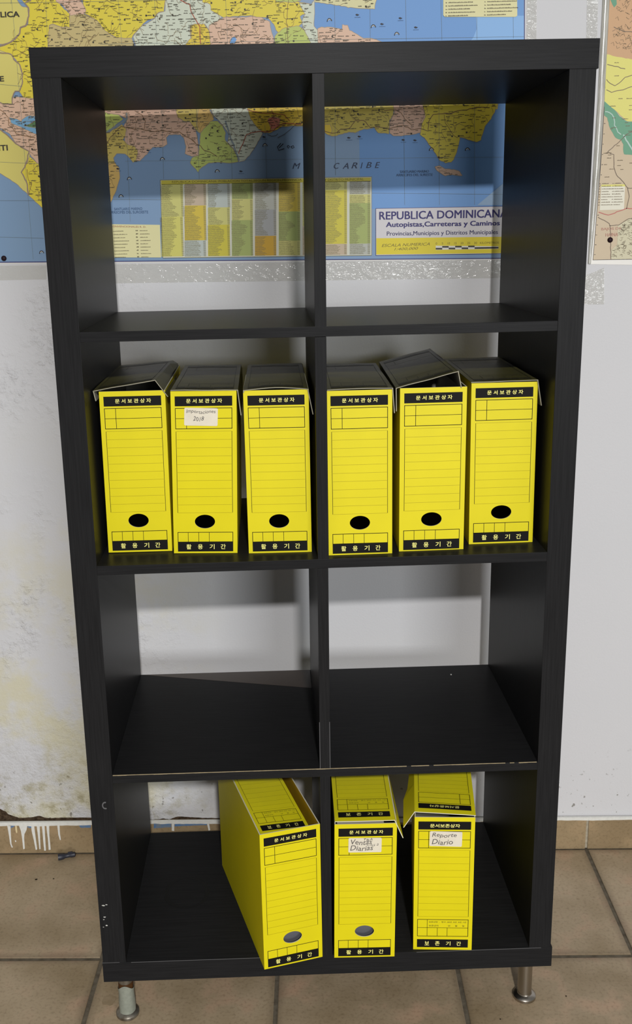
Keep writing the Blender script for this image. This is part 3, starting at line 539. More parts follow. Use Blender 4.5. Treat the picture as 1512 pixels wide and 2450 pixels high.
# ================================================================ maps on the wall
C = dict(seadeep=(106, 152, 208), sea=(124, 152, 182), bluelt=(134, 178, 226), bluelake=(110, 160, 215), lake=(120, 170, 205), searight=(142, 170, 200), paleyel=(214, 202, 112), paleyel2=(216, 210, 160),
         yellow=(222, 204, 66), yellow2=(224, 198, 66), tan=(196, 178, 122), pink=(218, 182, 156), pinkdk=(214, 176, 152), mint=(206, 212, 192), green=(186, 198, 104),
         dkgreen=(90, 128, 84), ochre=(206, 184, 96), ochre2=(198, 180, 80), orange=(216, 180, 104), gold=(226, 194, 62), city=(214, 132, 110),
         m2orange=(204, 164, 124), m2yel=(222, 216, 120), m2green=(104, 158, 128), m2green2=(104, 158, 128), m2town=(206, 200, 170), white=(226, 222, 204),
         rdred=(166, 84, 60), rdbrn=(128, 96, 60), bordr=(150, 130, 112), river=(136, 148, 152), ink=(22, 24, 34), inkl=(80, 84, 90), rdgry=(120, 104, 88), rdred2=(190, 110, 100), river2=(176, 200, 190),
         dark=(52, 48, 42), darks=(44, 56, 84), bluetx=(62, 92, 130), olivetx=(116, 104, 30), navy=(38, 30, 104), navy2=(46, 44, 92), redtx=(150, 70, 60), redtx2=(186, 132, 118),
         tyel=(200, 196, 116), tyel2=(206, 200, 104), tpink=(190, 172, 148), tyelo=(206, 182, 62), tyelo2=(202, 190, 58), tblue=(180, 188, 182), tgreen=(160, 172, 98), tgrey=(178, 180, 170), tgrey2=(160, 162, 162), torange=(198, 156, 36))
def mm(k):
    return mat('map_' + k, C[k], 0.5, 0.35)
def wob(pts, amp=0.9, step=4.0, seed=0):
    out = []
    n_ = len(pts)
    for k in range(n_):
        a_, b2 = Vector(pts[k]), Vector(pts[(k + 1) % n_])
        L = (b2 - a_).length
        m_ = max(1, min(40, int(L / step)))
        for i in range(m_):
            p = a_.lerp(b2, i / m_)
            w = Vector((mnoise.noise(Vector((p.x * 0.16, p.y * 0.16, seed))), mnoise.noise(Vector((p.x * 0.16, p.y * 0.16, seed + 50)))))
            out.append(tuple(p + w * amp * 1.6))
    return out
def ribbon(mb, pts, w, y, mi=0, wobble=0.0):
    P = [Vector(p) for p in pts]
    if wobble:
        Q = []
        for a_, b2 in zip(P, P[1:]):
            m_ = max(1, int((b2 - a_).length / 4))
            for i in range(m_):
                p = a_.lerp(b2, i / m_)
                Q.append(p + Vector((mnoise.noise(Vector((p.x * .15, p.y * .15, 7))), mnoise.noise(Vector((p.x * .15, p.y * .15, 70))))) * wobble)
        Q.append(P[-1])
        P = Q
    nn = []
    for k in range(len(P)):
        d = (P[min(k + 1, len(P) - 1)] - P[max(k - 1, 0)])
        d = d.normalized() if d.length > 0 else Vector((1, 0))
        nn.append(Vector((-d.y, d.x)) * (w / 2))
    for k in range(len(P) - 1):
        q = [P[k] - nn[k], P[k + 1] - nn[k + 1], P[k + 1] + nn[k + 1], P[k] + nn[k]]
        mb.face([(p.x / 1000, y, p.y / 1000) for p in q], mi)
def inside(pt, poly):
    x, z = pt
    c = False
    j = len(poly) - 1
    for i in range(len(poly)):
        xi, zi = poly[i]; xj, zj = poly[j]
        if (zi > z) != (zj > z) and x < (xj - xi) * (z - zi) / (zj - zi + 1e-12) + xi:
            c = not c
        j = i
    return c
def squiggle(mb, x, z, w, h, y, mi=0, r=rnd):
    """a tiny unreadable place name: a row of small strokes"""
    cx = x
    while cx < x + w:
        lw = r.uniform(0.6, 1.5)
        hh = h * r.uniform(0.6, 1.0)
        mb.face([(cx / 1000, y, z / 1000), ((cx + lw) / 1000, y, z / 1000), ((cx + lw) / 1000, y, (z + hh) / 1000), (cx / 1000, y, (z + hh) / 1000)], mi)
        cx += lw + r.uniform(0.15, 0.5)
def map_text(mb, t, y, mi):
    s, k, a_, b2, h, sh = t
    A, B = Vector(a_), Vector(b2)
    d = B - A
    up = Vector((-d.y, d.x)).normalized() * h
    def place(u, v):
        p = A + d * u + up * v
        return (p.x / 1000, y, p.y / 1000)
    add_text(mb, s, place, mi, sh, 0.0)
    if k in ('navy', 'dark', 'navy2'):
        for dx, dz in ((0.0005, 0), (0, 0.0004), (0.0009, 0.0004), (0.0009, 0)) if k != 'navy2' else ((0.0003, 0),):
            add_text(mb, s, lambda u, v: (place(u, v)[0] + dx, y - 0.00002 - dx * 0.02 - dz * 0.03, place(u, v)[2] + dz), mi, sh, 0.0)

# ---- large map
SH = PANEL['sheet']
large = root('wall_map', 'large map of the Dominican Republic taped to the wall behind the shelf', 'map')
def quadsheet(mb, pts, y0, y1, mi=0):
    mb.slab([(p[0] / 1000, y0, p[1] / 1000) for p in pts], (0, y1 - y0, 0), mi, mi, mi)
sm = MB(); quadsheet(sm, SH, YW - 0.0008, YW - 0.0001)
sm.build('paper_sheet', mat('map_paper_margin', (214, 212, 208), 0.5, 0.35), large)
y = YW - 0.00095
b0, b1 = PANEL['borderline']; r0, r1 = PANEL['rightline']
sea = MB()
flat_poly(sea, [b0, b1, (r1[0], r1[1]), (r1[0] - 1, 1812), (b0[0], 1812)], y)
sea.build('printed_sea', mat('map_sea', C['sea'], 0.45, 0.4, rgb2=(116, 146, 184), vscale=2.5), large)
bo = MB()
ribbon(bo, [b0, b1], 1.8, y - 0.0001)
ribbon(bo, [r0, (r1[0], r1[1]), (r1[0] - .5, 1812)], 1.5, y - 0.0001)
bo.build('printed_frame_line', mat('map_frame_ink', (58, 58, 110), 0.5, 0.3), large)
keys = sorted({k for k, _ in R})
land = MB(); line = MB()
yy = y - 0.0001
for i, (k, p) in enumerate(R):
    lst = wob(p, 0.0 if k in ('bluelt', 'searight', 'seadeep') else 0.9, seed=1)
    yy -= 0.00002
    flat_poly(land, lst, yy, keys.index(k))
    if k not in ('bluelt', 'searight', 'bluelake', 'seadeep'):
        ribbon(line, lst + [lst[0]], 0.9, yy - 0.00001)
land.build('printed_land', [mm(k) for k in keys], large, merge=False)
line.build('printed_borders', mat('map_border_ink', (164, 146, 122), 0.5, 0.3), large, merge=False)
yt_ = yy - 0.0002
gr = MB()
for p in GR: ribbon(gr, p, 0.45, yt_)
gr.build('printed_grid', mat('map_grid_ink', (112, 124, 124), 0.5, 0.3), large, merge=False)
rk = sorted({k for k, _, _ in RO})
rdm = MB()
for k, w, p in RO: ribbon(rdm, p, w * 0.85, yt_ - 0.0001, rk.index(k), 0 if k in ('ink', 'inkl') else 1.6)
rdm.build('printed_roads', [mm(k) for k in rk], large, merge=False)
# place names and minor roads scattered over the land
lm = MB(); mr = MB()
r2 = random.Random(11)
polys = [(k, p) for k, p in R if k not in ('bluelt', 'searight', 'seadeep', 'lake', 'bluelake', 'dkgreen')]
def land_at(pt):
    f = None
    for k, p in polys:
        if inside(pt, p): f = k
    return f
zx = -250
cnt = 0
zz = 1400.0
while zz < 1812:
    x = -260.0 + r2.uniform(0, 9)
    while x < 770:
        k = land_at((x, zz))
        if k and land_at((x + 9, zz)):
            dens = 0.30 if k == 'paleyel' and x < -100 else (0.8 if k not in ('yellow', 'tan', 'green') else 0.6)
            if k == 'paleyel' and x < -110: dens = 0.0
            if r2.random() < dens:
                w = r2.uniform(4, 11)
                squiggle(lm, x, zz + r2.uniform(-2.5, 2.5), w, 1.5, yt_ - 0.0002, 0, r2)
                if r2.random() < 0.3:
                    squiggle(lm, x, zz - 2.6, w * .7, 1.3, yt_ - 0.0002, 0, r2)
            if dens > 0 and r2.random() < 0.30:
                a_ = r2.uniform(0, 6.28); pts = [(x, zz)]
                for _ in range(r2.randint(2, 5)):
                    a_ += r2.uniform(-.8, .8)
                    q = (pts[-1][0] + 5 * math.cos(a_), pts[-1][1] + 5 * math.sin(a_))
                    if not land_at(q): break
                    pts.append(q)
                if len(pts) > 1: ribbon(mr, pts, 0.55, yt_ - 0.00005, 0, 1.2)
            if dens > 0 and r2.random() < 0.06:
                lm.face([((x + dx) / 1000, yt_ - 0.0002, (zz + dz) / 1000) for dx, dz in ((-1.5, -1.5), (1.5, -1.5), (1.5, 1.5), (-1.5, 1.5))])
        x += r2.uniform(9, 15)
    zz += 6.2
lm.build('printed_place_names', mat('map_name_ink', (74, 68, 54), 0.5, 0.3), large, merge=False)['kind'] = 'stuff'
mr.build('printed_minor_roads', mat('map_minor_road_ink', (134, 112, 78), 0.5, 0.3), large, merge=False)['kind'] = 'stuff'

# table of figures, title block, legends
tbm = MB(); ya = yt_ - 0.0003
flat_poly(tbm, PANEL['table'], ya)
tb = tbm.build('printed_table', mat('map_table_paper', (206, 206, 190), 0.5, 0.3), large)
tk = sorted({k for k, _ in TB})
t2 = MB()
for k, p in TB: flat_poly(t2, p, ya - 0.0001, tk.index(k))
flat_poly(t2, PANEL['tablehead'], ya - 0.0001, len(tk))
t2.build('table_columns', [mm(k) for k in tk] + [mat('map_table_head', (196, 184, 66), 0.5, 0.3)], tb, merge=False)
t3 = MB(); pt = PANEL['table']
for k in range(4): ribbon(t3, [pt[k], pt[(k + 1) % 4]], 0.8, ya - 0.0002)
colspan = []
for k, p in TB:
    x0, x1 = min(q[0] for q in p), max(q[0] for q in p)
    z1_, z0_ = max(q[1] for q in p), min(q[1] for q in p)
    zc = z1_ - 1.5
    wl = (x1 - x0) * 0.5
    while zc > z0_ + 1:
        wl = min((x1 - x0) * .72, max((x1 - x0) * .28, wl + r2.uniform(-5, 5)))
        squiggle(t3, x0 + 1, zc - 1, wl, 1.0, ya - 0.0002, 0, r2)
        t3.face([(q[0] / 1000, ya - 0.0002, q[1] / 1000) for q in ((x1 - 5.5, zc - 1), (x1 - 0.8, zc - 1), (x1 - 0.8, zc - .3), (x1 - 5.5, zc - .3))])
        zc -= 1.75
t3.build('table_figures', mat('map_table_ink', (118, 112, 74), 0.5, 0.3), tb, merge=False)['kind'] = 'stuff'

tm = MB()
flat_poly(tm, PANEL['title'], ya)
flat_poly(tm, PANEL['titleyel'], ya - 0.0001, 1)
tt = PANEL['title']
for k in range(4): ribbon(tm, [tt[k], tt[(k + 1) % 4]], 0.8, ya - 0.0002, 2)
tb2 = tm.build('printed_title_block', [mat('map_title_paper', (212, 208, 210), 0.5, 0.3), mat('map_title_yellow', (222, 204, 52), 0.5, 0.3), mm('navy')], large, merge=False)
sb = MB()
for p in SB: flat_poly(sb, p, ya - 0.0003)
sb.build('scale_bar', mm('dark'), tb2)
sbw = MB()
flat_poly(sbw, [(SB[0][0][0], SB[0][3][1] - .6), (SB[-1][1][0], SB[-1][2][1] - .6), (SB[-1][1][0], SB[-1][0][1] + .8), (SB[0][0][0], SB[1][0][1] + .8)], ya - 0.00018)
sbw.build('scale_bar_white', mat('map_scale_white', (226, 224, 216), 0.5, 0.3), tb2)
lg = MB()
flat_poly(lg, PANEL['legend'], ya); flat_poly(lg, PANEL['toplegend'], ya)
lgo = lg.build('printed_legend', mat('map_legend_paper', (222, 216, 164), 0.5, 0.3), large)
l2 = MB()
L4 = PANEL['legend']
for k, row in enumerate(range(9)):
    z_ = L4[1][1] - 11 - row * 6.2
    for xx, w in ((-120, 16), (-103, 3), (-96, 20 + (row * 7) % 11), (-52, 3.5), (-44, 14 + (row * 5) % 10)):
        squiggle(l2, L4[1][0] + xx + 4 if xx > -110 else L4[1][0] - 118, z_, w, 1.5 if w > 5 else 2.6, ya - 0.0001, 0, r2)
TLg = PANEL['toplegend']
for row in range(13):
    z_ = TLg[3][1] + 3.5 + row * 5.6
    squiggle(l2, TLg[4][0] + 1, z_, 2, 2.0, ya - 0.0001, 0, r2)
    squiggle(l2, TLg[4][0] + 6, z_, 36 + (row * 13) % 22, 2.2, ya - 0.0001, 0, r2)
    squiggle(l2, TLg[4][0] + 72, z_, 2, 2.0, ya - 0.0001, 0, r2)
    squiggle(l2, TLg[4][0] + 77, z_, 34 + (row * 11) % 24, 2.2, ya - 0.0001, 0, r2)
l2.build('legend_entries', mat('map_legend_ink', (92, 84, 62), 0.5, 0.3), lgo, merge=False)['kind'] = 'stuff'
xk = sorted({t[1] for t in TX if t[1] != 'redtx2'})
tm_ = MB()
for t in TX:
    if t[1] == 'redtx2': continue
    map_text(tm_, t, ya - 0.0004, xk.index(t[1]))
tm_.build('printed_lettering', [mm(k) for k in xk], large, merge=False)
ic = MB()
for (x, z_) in DOL:
    pts = [(x - 4.2 + 0, z_ - 3), (x - 3.2, z_ + .5), (x - 1, z_ + 2.4), (x + 1.5, z_ + 2), (x + 3.6, z_ - .2), (x + 4.4, z_ - 2)]
    ribbon(ic, pts, 1.5, ya, 0)
    ribbon(ic, [(p[0] + .4, p[1] - 1.5) for p in pts[1:5]], 1.1, ya, 1)
for (x, z_) in ICON:
    flat_poly(ic, [(x - 3.5, z_ + .8), (x - 1, z_ + 1.8), (x + 3.5, z_ - .2), (x + .5, z_ - 1.6), (x - 2.5, z_ - 1)], ya, 0)
    squiggle(ic, x - 5, z_ - 4.5, 10, 0.9, ya, 2, r2)
ic.build('printed_sea_symbols', [mat('map_symbol_ink', (40, 44, 58), 0.5, 0.3), mm('white'), mm('bluetx')], large, merge=False)

# ---- second map at the right
small = root('wall_map', 'laminated brownish road map with green valley at the right edge of the wall', 'map')
o1, i1 = M2S['outer'], M2S['inner']
s1 = MB(); s1.slab([(p[0] / 1000, YW - 0.0012, p[1] / 1000) for p in o1], (0, 0.0011, 0), 0, 0, 0)
s1.build('laminated_sheet', mat('second_map_margin', (216, 212, 204), 0.3, 0.5), small)
s2 = MB(); flat_poly(s2, i1, YW - 0.0014)
s2.build('printed_ground', mat('second_map_tan', (190, 170, 136), 0.32, 0.4, rgb2=(180, 156, 118), vscale=6), small)
s3 = MB()
ribbon(s3, i1[:6], 1.2, YW - 0.0015)
for k in range(26):
    z_ = 1312 + k * 18.5
    xx = polyline_at([(p[1], p[0]) for p in reversed(i1[:5])], z_) + 1.5
    squiggle(s3, xx, z_, 1.6, 1.5, YW - 0.0015, 0, r2)
s3.build('printed_frame_line', mat('second_map_line', (40, 36, 40), 0.5, 0.4), small)
k2 = sorted({k for k, _ in M2})
s4 = MB(); yq = YW - 0.0016
for k, p in M2:
    yq -= 0.00004
    flat_poly(s4, wob(p, 0.0 if k == 'white' or p[0][1] > 1440 and len(p) == 4 else 0.8, seed=5), yq, k2.index(k))
s4.build('printed_areas', [mm(k) for k in k2], small, merge=False)
s5 = MB(); rk2 = sorted({k for k, _, _ in M2R})
for k, w, p in M2R: ribbon(s5, p, w * .85, yq - 0.0001, rk2.index(k), 1.5)
s5.build('printed_roads', [mm(k) for k in rk2], small, merge=False)
s6 = MB()
for _ in range(420):
    x = r2.uniform(948, 1065); z_ = r2.uniform(1308, 1380)
    if inside((x, z_), M2[3][1]):
        a_ = r2.uniform(-.6, .6)
        ribbon(s6, [(x, z_), (x + 4 * math.cos(a_), z_ + 4 * math.sin(a_)), (x + 5, z_ + r2.uniform(-4, 4))], 0.6, yq - 0.0002)
for _ in range(300):
    x = r2.uniform(940, 1065); z_ = r2.uniform(1680, 1800)
    a_ = r2.uniform(-1.6, 1.6)
    if x > 948 or z_ < 1720: ribbon(s6, [(x, z_), (x + 5 * math.cos(a_), z_ + 5 * math.sin(a_)), (x + 6, z_ + r2.uniform(-4, 4))], 0.6, yq - 0.0002)
for _ in range(70):
    squiggle(s6, r2.uniform(940, 1040), r2.uniform(1450, 1690), r2.uniform(5, 11), 1.4, yq - 0.0002, 0, r2)
for row in range(9):
    z_ = 1447 - 3 - row * 4.9
    squiggle(s6, 936, z_, 2, 1.5, yq - 0.0002, 0, r2); squiggle(s6, 941, z_, 12 + row % 3 * 4, 1.5, yq - 0.0002, 0, r2)
    squiggle(s6, 961, z_, 2, 1.5, yq - 0.0002, 0, r2); squiggle(s6, 965, z_, 12 + row % 4 * 2, 1.5, yq - 0.0002, 0, r2)
s6.build('printed_streets', mat('second_map_ink', (120, 106, 84), 0.5, 0.3), small, merge=False)['kind'] = 'stuff'
s7 = MB()
for t in TX:
    if t[1] == 'redtx2': map_text(s7, t, yq - 0.0003, 0)
s7.build('printed_lettering', mm('redtx2'), small, merge=False)
# raised laminated edge: a rounded bead running down the left side
s8 = MB()
edge = [(o1[k][0] - 5.5, o1[k][1]) for k in range(4)] + [(o1[4][0] - 2, o1[4][1] + 1)]
prevr = None
for k, (x, z_) in enumerate(edge):
    ring_ = []
    rr = 0.0068 if k < 4 else 0.003
    for q in range(9):
        an = math.pi * q / 8
        ring_.append((x / 1000 - rr * math.cos(an), YW - 0.0004 - 0.0042 * math.sin(an), z_ / 1000))
    if prevr:
        for q in range(8):
            s8.face([prevr[q], prevr[q + 1], ring_[q + 1], ring_[q]])
    prevr = ring_
s8.build('curled_laminate_edge', mat('curled_clear_laminate', (206, 204, 196), 0.18, 0.6, rgb2=(150, 148, 138), vscale=30, stretch=(20, 20, 1)), small, smooth=True)

# clear tape
tape_info = dict(bottom='wide crinkled strip of clear tape under the large map, seen through the shelf', left='strip of clear tape under the large map, left of the shelf',
                 r1='vertical clear tape down the right edge of the large map', r2='vertical clear tape along the left side of the second map',
                 m2='short piece of clear tape under the corner of the second map')
for k, p in TAPES.items():
    t = MB(); nx = 40 if k in ('bottom', 'left') else 6; nz = 4 if k in ('bottom', 'left') else 24
    TLp, TRp, BRp, BLp = [Vector(q) for q in p]
    yof = 0.0010 if k in ('bottom', 'left', 'r1') else 0.0018
    for i in range(nx):
        for j in range(nz):
            q = []
            for (u, v) in ((i, j), (i + 1, j), (i + 1, j + 1), (i, j + 1)):
                w = TLp.lerp(TRp, u / nx).lerp(BLp.lerp(BRp, u / nx), v / nz)
                q.append((w.x / 1000, YW - yof - 0.0006 * abs(mnoise.noise(Vector((w.x * .05, w.y * .12, 4)))), w.y / 1000))
            t.face(q[::-1])
    o = t.build('clear_tape', m_tape, smooth=True)
    tag(o, tape_info[k], 'tape', 'clear tape on the wall')
# pins
for (x, z_), lb in zip(PINS, ('dark round pin in the bottom of the large map, left edge of the photo', 'dark round pin in the lower corner of the second map')):
    p = MB()
    p.lathe([(0.0052, 0), (0.0052, 0.0012), (0.0042, 0.003), (0.002, 0.004), (0.0003, 0.0043)], 20)
    pr = root('push_pin', lb, 'pin', (x / 1000, YW - (0.0016 if z_ > 0 else 0), z_ / 1000), 0, 'dark pins in the maps')
    hd = p.build('pin_head', m_pin, pr, smooth=True)
    hd.rotation_euler = (math.pi / 2, 0, 0)
    q = MB(); q.lathe([(0.0005, -0.008), (0.0005, 0.0002)], 8)
    sh_ = q.build('pin_shaft', m_steel, pr); sh_.rotation_euler = (math.pi / 2, 0, 0)

# ================================================================ shelf unit
W_, D_, H_ = 0.79, 0.39, 1.5189
T_, SD, TS = 0.0393, 0.0411, 0.0151
ZS = [1.1304, 0.7690, 0.4035]
shelf = root('shelf_unit', 'tall black open shelf unit with eight compartments on short metal legs', 'shelf', S(0, 0, 0), TH)
def panel(name, x0, x1, z0, z1, m, tilt=(0, 0), shift=(0, 0), bev=0.0006, y0=0.0, y1=D_):
    mb = MB()
    mb.slab([(x0 + shift[0], y0, z0 + tilt[0]), (x1 + shift[0], y0, z0 + tilt[1]), (x1 + shift[1], y0, z1 + tilt[1]), (x0 + shift[1], y0, z1 + tilt[0])], (0, y1 - y0, 0), 0, 0, 0)
    return mb.build(name, m, shelf, bevel=bev)
panel('top_panel', 0, W_, H_ - T_, H_, m_black)
panel('bottom_panel', 0, W_, 0, T_, m_black)
panel('side_panel', 0.0012, SD, T_, H_ - T_, m_blackv)
panel('side_panel', W_ - SD, W_ - 0.003, T_, H_ - T_, m_blackv)
tilts = [(0.0, 0.0012), (-0.0011, 0.0018), (0.0, 0.0)]
boards = []
for z_, tl in zip(ZS, tilts):
    boards.append(panel('shelf_board', SD, W_ - SD, z_ - TS, z_, m_black, tl))
DC, DW = 0.3953, 0.0172
lv = [T_] + sorted(ZS)
tops = [ZS[2] - TS, ZS[1] - TS, ZS[0] - TS, H_ - T_]
sh_x = [(-0.0020, -0.0018), (-0.0015, -0.0008), (0.0002, 0.0004), (0.0008, 0.0020)]
for z0, z1, sx in zip(lv, tops, sh_x):
    panel('divider', DC - DW / 2, DC + DW / 2, z0, z1, m_blackv, (0, 0), sx, 0.0005)
# worn edges, chips and scuffs
we = MB()
segs_ = [(SD + 0.001 + 0.0075 * k, SD + 0.001 + 0.0075 * (k + 1)) for k in range(94)]
for a_, b2 in segs_:
    h_ = 0.0007 + 0.0008 * abs(mnoise.noise(Vector((a_ * 30, 0, 0))))
    if rnd.random() < 0.96:
        we.box(a_, b2, -0.0003, 0.0006, ZS[2] - h_, ZS[2] + 0.0002)
we.build('worn_edge', m_edge, boards[2])['label'] = 'pale worn front edge'
sc_ = MB()
for u, v in ((0.0, 0.0), ):
    for x0, x1, z_ in ((0.0, 0.03, T_ + 0.0005), (0.05, 0.30, T_ - 0.0005), (0.55, 0.77, T_ - 0.0005)):
        sc_ = MB(); sc_.box(x0, x1, -0.0002, 0.0003, z_ - 0.0004, z_ + 0.0004); sc_.build('scuffed_edge', m_scuff, shelf)
for x, z_, w, h_ in ((0.010, 0.1555, 0.006, 0.0022), (0.015, 0.1570, 0.004, 0.0016), (0.0105, 0.1325, 0.005, 0.0018), (0.0085, 0.1275, 0.0035, 0.0014), (0.0125, 0.1155, 0.004, 0.0028), (0.007, 0.1125, 0.0024, 0.001)):
    pts = []
    for k in range(9):
        an = 2 * math.pi * k / 9
        rr = 0.7 + 0.5 * rnd.random()
        pts.append((x + w / 2 * rr * math.cos(an), -0.0002, z_ + h_ / 2 * rr * math.sin(an)))
    ch = MB(); ch.slab(pts, (0, 0.0004, 0), 0, 0, 0); ch.build('paint_chip', m_chip, shelf)
sp_ = MB()
for k in range(8):
    an = math.radians(70 + k * 28); an2 = math.radians(70 + (k + 1) * 28)
    q = []
    for r_, a2 in ((0.0055, an), (0.0055, an2), (0.0035, an2), (0.0035, an)):
        q.append((0.026 + r_ * math.cos(a2), -0.0002, 0.348 + 1.3 * r_ * math.sin(a2)))
    sp_.slab(q, (0, 0.0004, 0), 0, 0, 0)
sp_.build('scuff_mark', m_scuff, shelf)
wd = MB()
wd.box(0.664, 0.6665, 0.345, 0.3475, ZS[2], ZS[2] + 0.0012)
wd.build('white_speck', m_chip, shelf)

for x_ in (DC - DW / 2 - 0.0016, DC + DW / 2 - 0.0022):
    q = MB(); q.box(x_, x_ + 0.0009, -0.0003, 0.0006, ZS[2] + 0.0005, ZS[2] + 0.085); q.build('worn_corner', m_scuff, shelf)
q = MB(); q.slab([(SD + 0.004, D_ - 0.001, ZS[2] + 0.0002), (DC - 0.011, D_ - 0.001, ZS[2] + 0.0002), (DC - 0.011, D_ - 0.085, ZS[2] + 0.0002)], (0, 0, -0.0003), 0, 0, 0)  # flat brown wedge at the back of the third board, left half
q.build('brown_wedge', mat('brown_wedge_laminate', (66, 55, 47), 0.35, 0.5, var=0.15, vscale=40), boards[2])['label'] = 'brownish corner wedge'
q = MB()
ns = 40
for k in range(ns):
    a1, a2 = 2 * math.pi * k / ns, 2 * math.pi * (k + 1) / ns
    w1, w2 = 0.006 + 0.004 * math.sin(a1 * 2 + 1), 0.006 + 0.004 * math.sin(a2 * 2 + 1)
    q.face([(0.133 + r_ * math.cos(a_), 0.186 + 1.05 * r_ * math.sin(a_), T_ + 0.0003) for r_, a_ in ((0.044, a1), (0.044, a2), (0.044 - w2, a2), (0.044 - w1, a1))])
q.build('round_stain', mat('dark_ring_stain', (22, 22, 22), 0.6, 0.3), shelf)
# legs
def leg(x, y_, kind):
    if kind == 'steel':
        lgm = MB(); lgm.lathe([(0.0128, 0.012), (0.0128, 0.1)], 32, (0, 0))
        o = lgm.build('leg', m_steel, shelf, smooth=True)
    else:
        lgm = MB(); lgm.lathe([(0.0122, 0.055), (0.0128, 0.070), (0.0124, 0.1)], 32, (0, 0))
        o = lgm.build('leg', m_tarn, shelf, smooth=True)
    o.location = (x, y_, -0.1)
    f = MB(); f.lathe([(0.0195, 0.0), (0.0208, 0.0015), (0.0208, 0.006), (0.0185, 0.0085), (0.0135, 0.0105), (0.0128, 0.0125)], 36)
    f.build('foot', m_steel if kind == 'steel' else m_tarn, o, smooth=True)
    return o
leg(0.756, 0.043, 'steel'); leg(0.756, 0.345, 'steel'); leg(0.033, 0.345, 'steel')
lf = leg(0.031, 0.037, 'old'); lf['label'] = 'tarnished leg with rust and a grey-green tape sleeve'
sv = MB(); N_ = 32
prof = [(0.0150, 0.010), (0.0146, 0.030), (0.0138, 0.048), (0.0146, 0.058)]
rg = []
for r_, z_ in prof:
    rg.append([((r_ + 0.0007 * mnoise.noise(Vector((math.cos(2 * math.pi * k / N_) * 2, math.sin(2 * math.pi * k / N_) * 2, z_ * 80)))) * math.cos(2 * math.pi * k / N_),
                (r_) * math.sin(2 * math.pi * k / N_),
                z_ + (0.009 * math.cos(2 * math.pi * k / N_ + math.pi / 2) if z_ > 0.05 else 0) + (0.003 * math.sin(2 * math.pi * 3 * k / N_) if z_ > 0.05 else 0)) for k in range(N_)])
for a_, b2 in zip(rg, rg[1:]):
    for k in range(N_):
        j = (k + 1) % N_
        sv.face([a_[k], a_[j], b2[j], b2[k]])
sv.build('tape_sleeve', m_sleeve, lf, smooth=True)
ru = MB(); ru.lathe([(0.0131, 0.050), (0.0134, 0.060), (0.0131, 0.071)], 32); ru.build('rust_band', m_rust, lf, smooth=True)
fl = MB()
fl.slab([(0.013, -0.006, 0.084), (0.019, -0.008, 0.089), (0.021, -0.008, 0.1), (0.016, -0.006, 0.1)], (0, 0.003, 0), 0, 0, 0)
fl.build('peeling_strip', m_rust, lf)

# ================================================================ archive boxes
CW, CHh = 103.0, 263.0
def ell(n_=36):
    return [(51.0 + 16.3 * math.cos(2 * math.pi * k / n_), 52.8 + 11.4 * math.sin(2 * math.pi * k / n_)) for k in range(n_)]
def front_rules(kind):
    """rects in mm (x0, z0, x1, z1, ink 0 / rule 1), seen from the front"""
    r_ = []
    def rect(x0, z0, x1, z1, m_=0): r_.append((x0, z0, x1, z1, m_))
    def frame(x0, z0, x1, z1, w=0.95):
        rect(x0, z0, x1, z0 + w); rect(x0, z1 - w, x1, z1); rect(x0, z0, x0 + w, z1); rect(x1 - w, z0, x1, z1)
    rect(6.5, 239.5, 96.3, 255)
    frame(6.6, 203.4, 96.2, 236.6)
    rect(6.6, 219.7, 96.2, 220.4)
    rect(24.0, 203.4, 24.8, 236.6)
    rect(7.2, 67.6, 7.9, 199.7); rect(95.2, 67.6, 95.9, 199.7)
    n_ = 10
    for k in range(n_ + 1):
        z_ = 67.6 + (199.7 - 67.6) * k / n_
        rect(8.4, z_ - .2, 94.8, z_ + .2, 1)
    if kind == 'hole':
        frame(6.6, 18.5, 96.2, 35.5)
        for f in (.19, .38, .57): rect(6.6 + f * 89.6 - .35, 19, 6.6 + f * 89.6 + .35, 35.5)
        rect(6.6, 2.9, 96.2, 19.3)
    else:
        frame(6.6, 27.4, 96.2, 62)
        rect(6.6, 44.6, 96.2, 45.3)
        rect(6.6 + .193 * 89.6, 27.4, 7.3 + .193 * 89.6, 62)
        for f in (.39, .585): rect(6.6 + f * 89.6, 27.4, 7.3 + f * 89.6, 45)
        rect(6.6, 5.0, 96.2, 21.3)
    return r_
def front_texts(kind):
    t = []
    if kind == 'hole':
        t.append(('문 서 보 관 상 자', 24.5, 244.2, 80.5, 251.0))
        for ch_, x in zip('활용기간', (20.5, 39.0, 58.0, 76.0)): t.append((ch_, x, 6.8, x + 8.0, 15.2))
    else:
        t.append(('문서보존상자', 26.5, 243.6, 77.5, 250.6))
        for ch_, x in zip('보존기간', (20.0, 38.5, 57.5, 76.0)): t.append((ch_, x, 9.0, x + 8.0, 17.4))
    return t
small_texts = [('보존년한  :  영구, 20년, 5년, 3년, 1년', 27, 55, 92, 58.2), ('보존년차            년      월      일', 27, 47.6, 89, 50.8)]
def put_rect(mb, F, r_, nseg=1):
    x0, z0, x1, z1, mi = r_
    if nseg == 1:
        mb.face([F(x0, z0), F(x1, z0), F(x1, z1), F(x0, z1)], mi)
    else:
        nx = max(1, int((x1 - x0) / 12)); nz = max(1, int((z1 - z0) / 25))
        for i in range(nx):
            for j in range(nz):
                xa, xb = x0 + (x1 - x0) * i / nx, x0 + (x1 - x0) * (i + 1) / nx
                za, zb = z0 + (z1 - z0) * j / nz, z0 + (z1 - z0) * (j + 1) / nz
                mb.face([F(xa, za), F(xb, za), F(xb, zb), F(xa, zb)], mi)

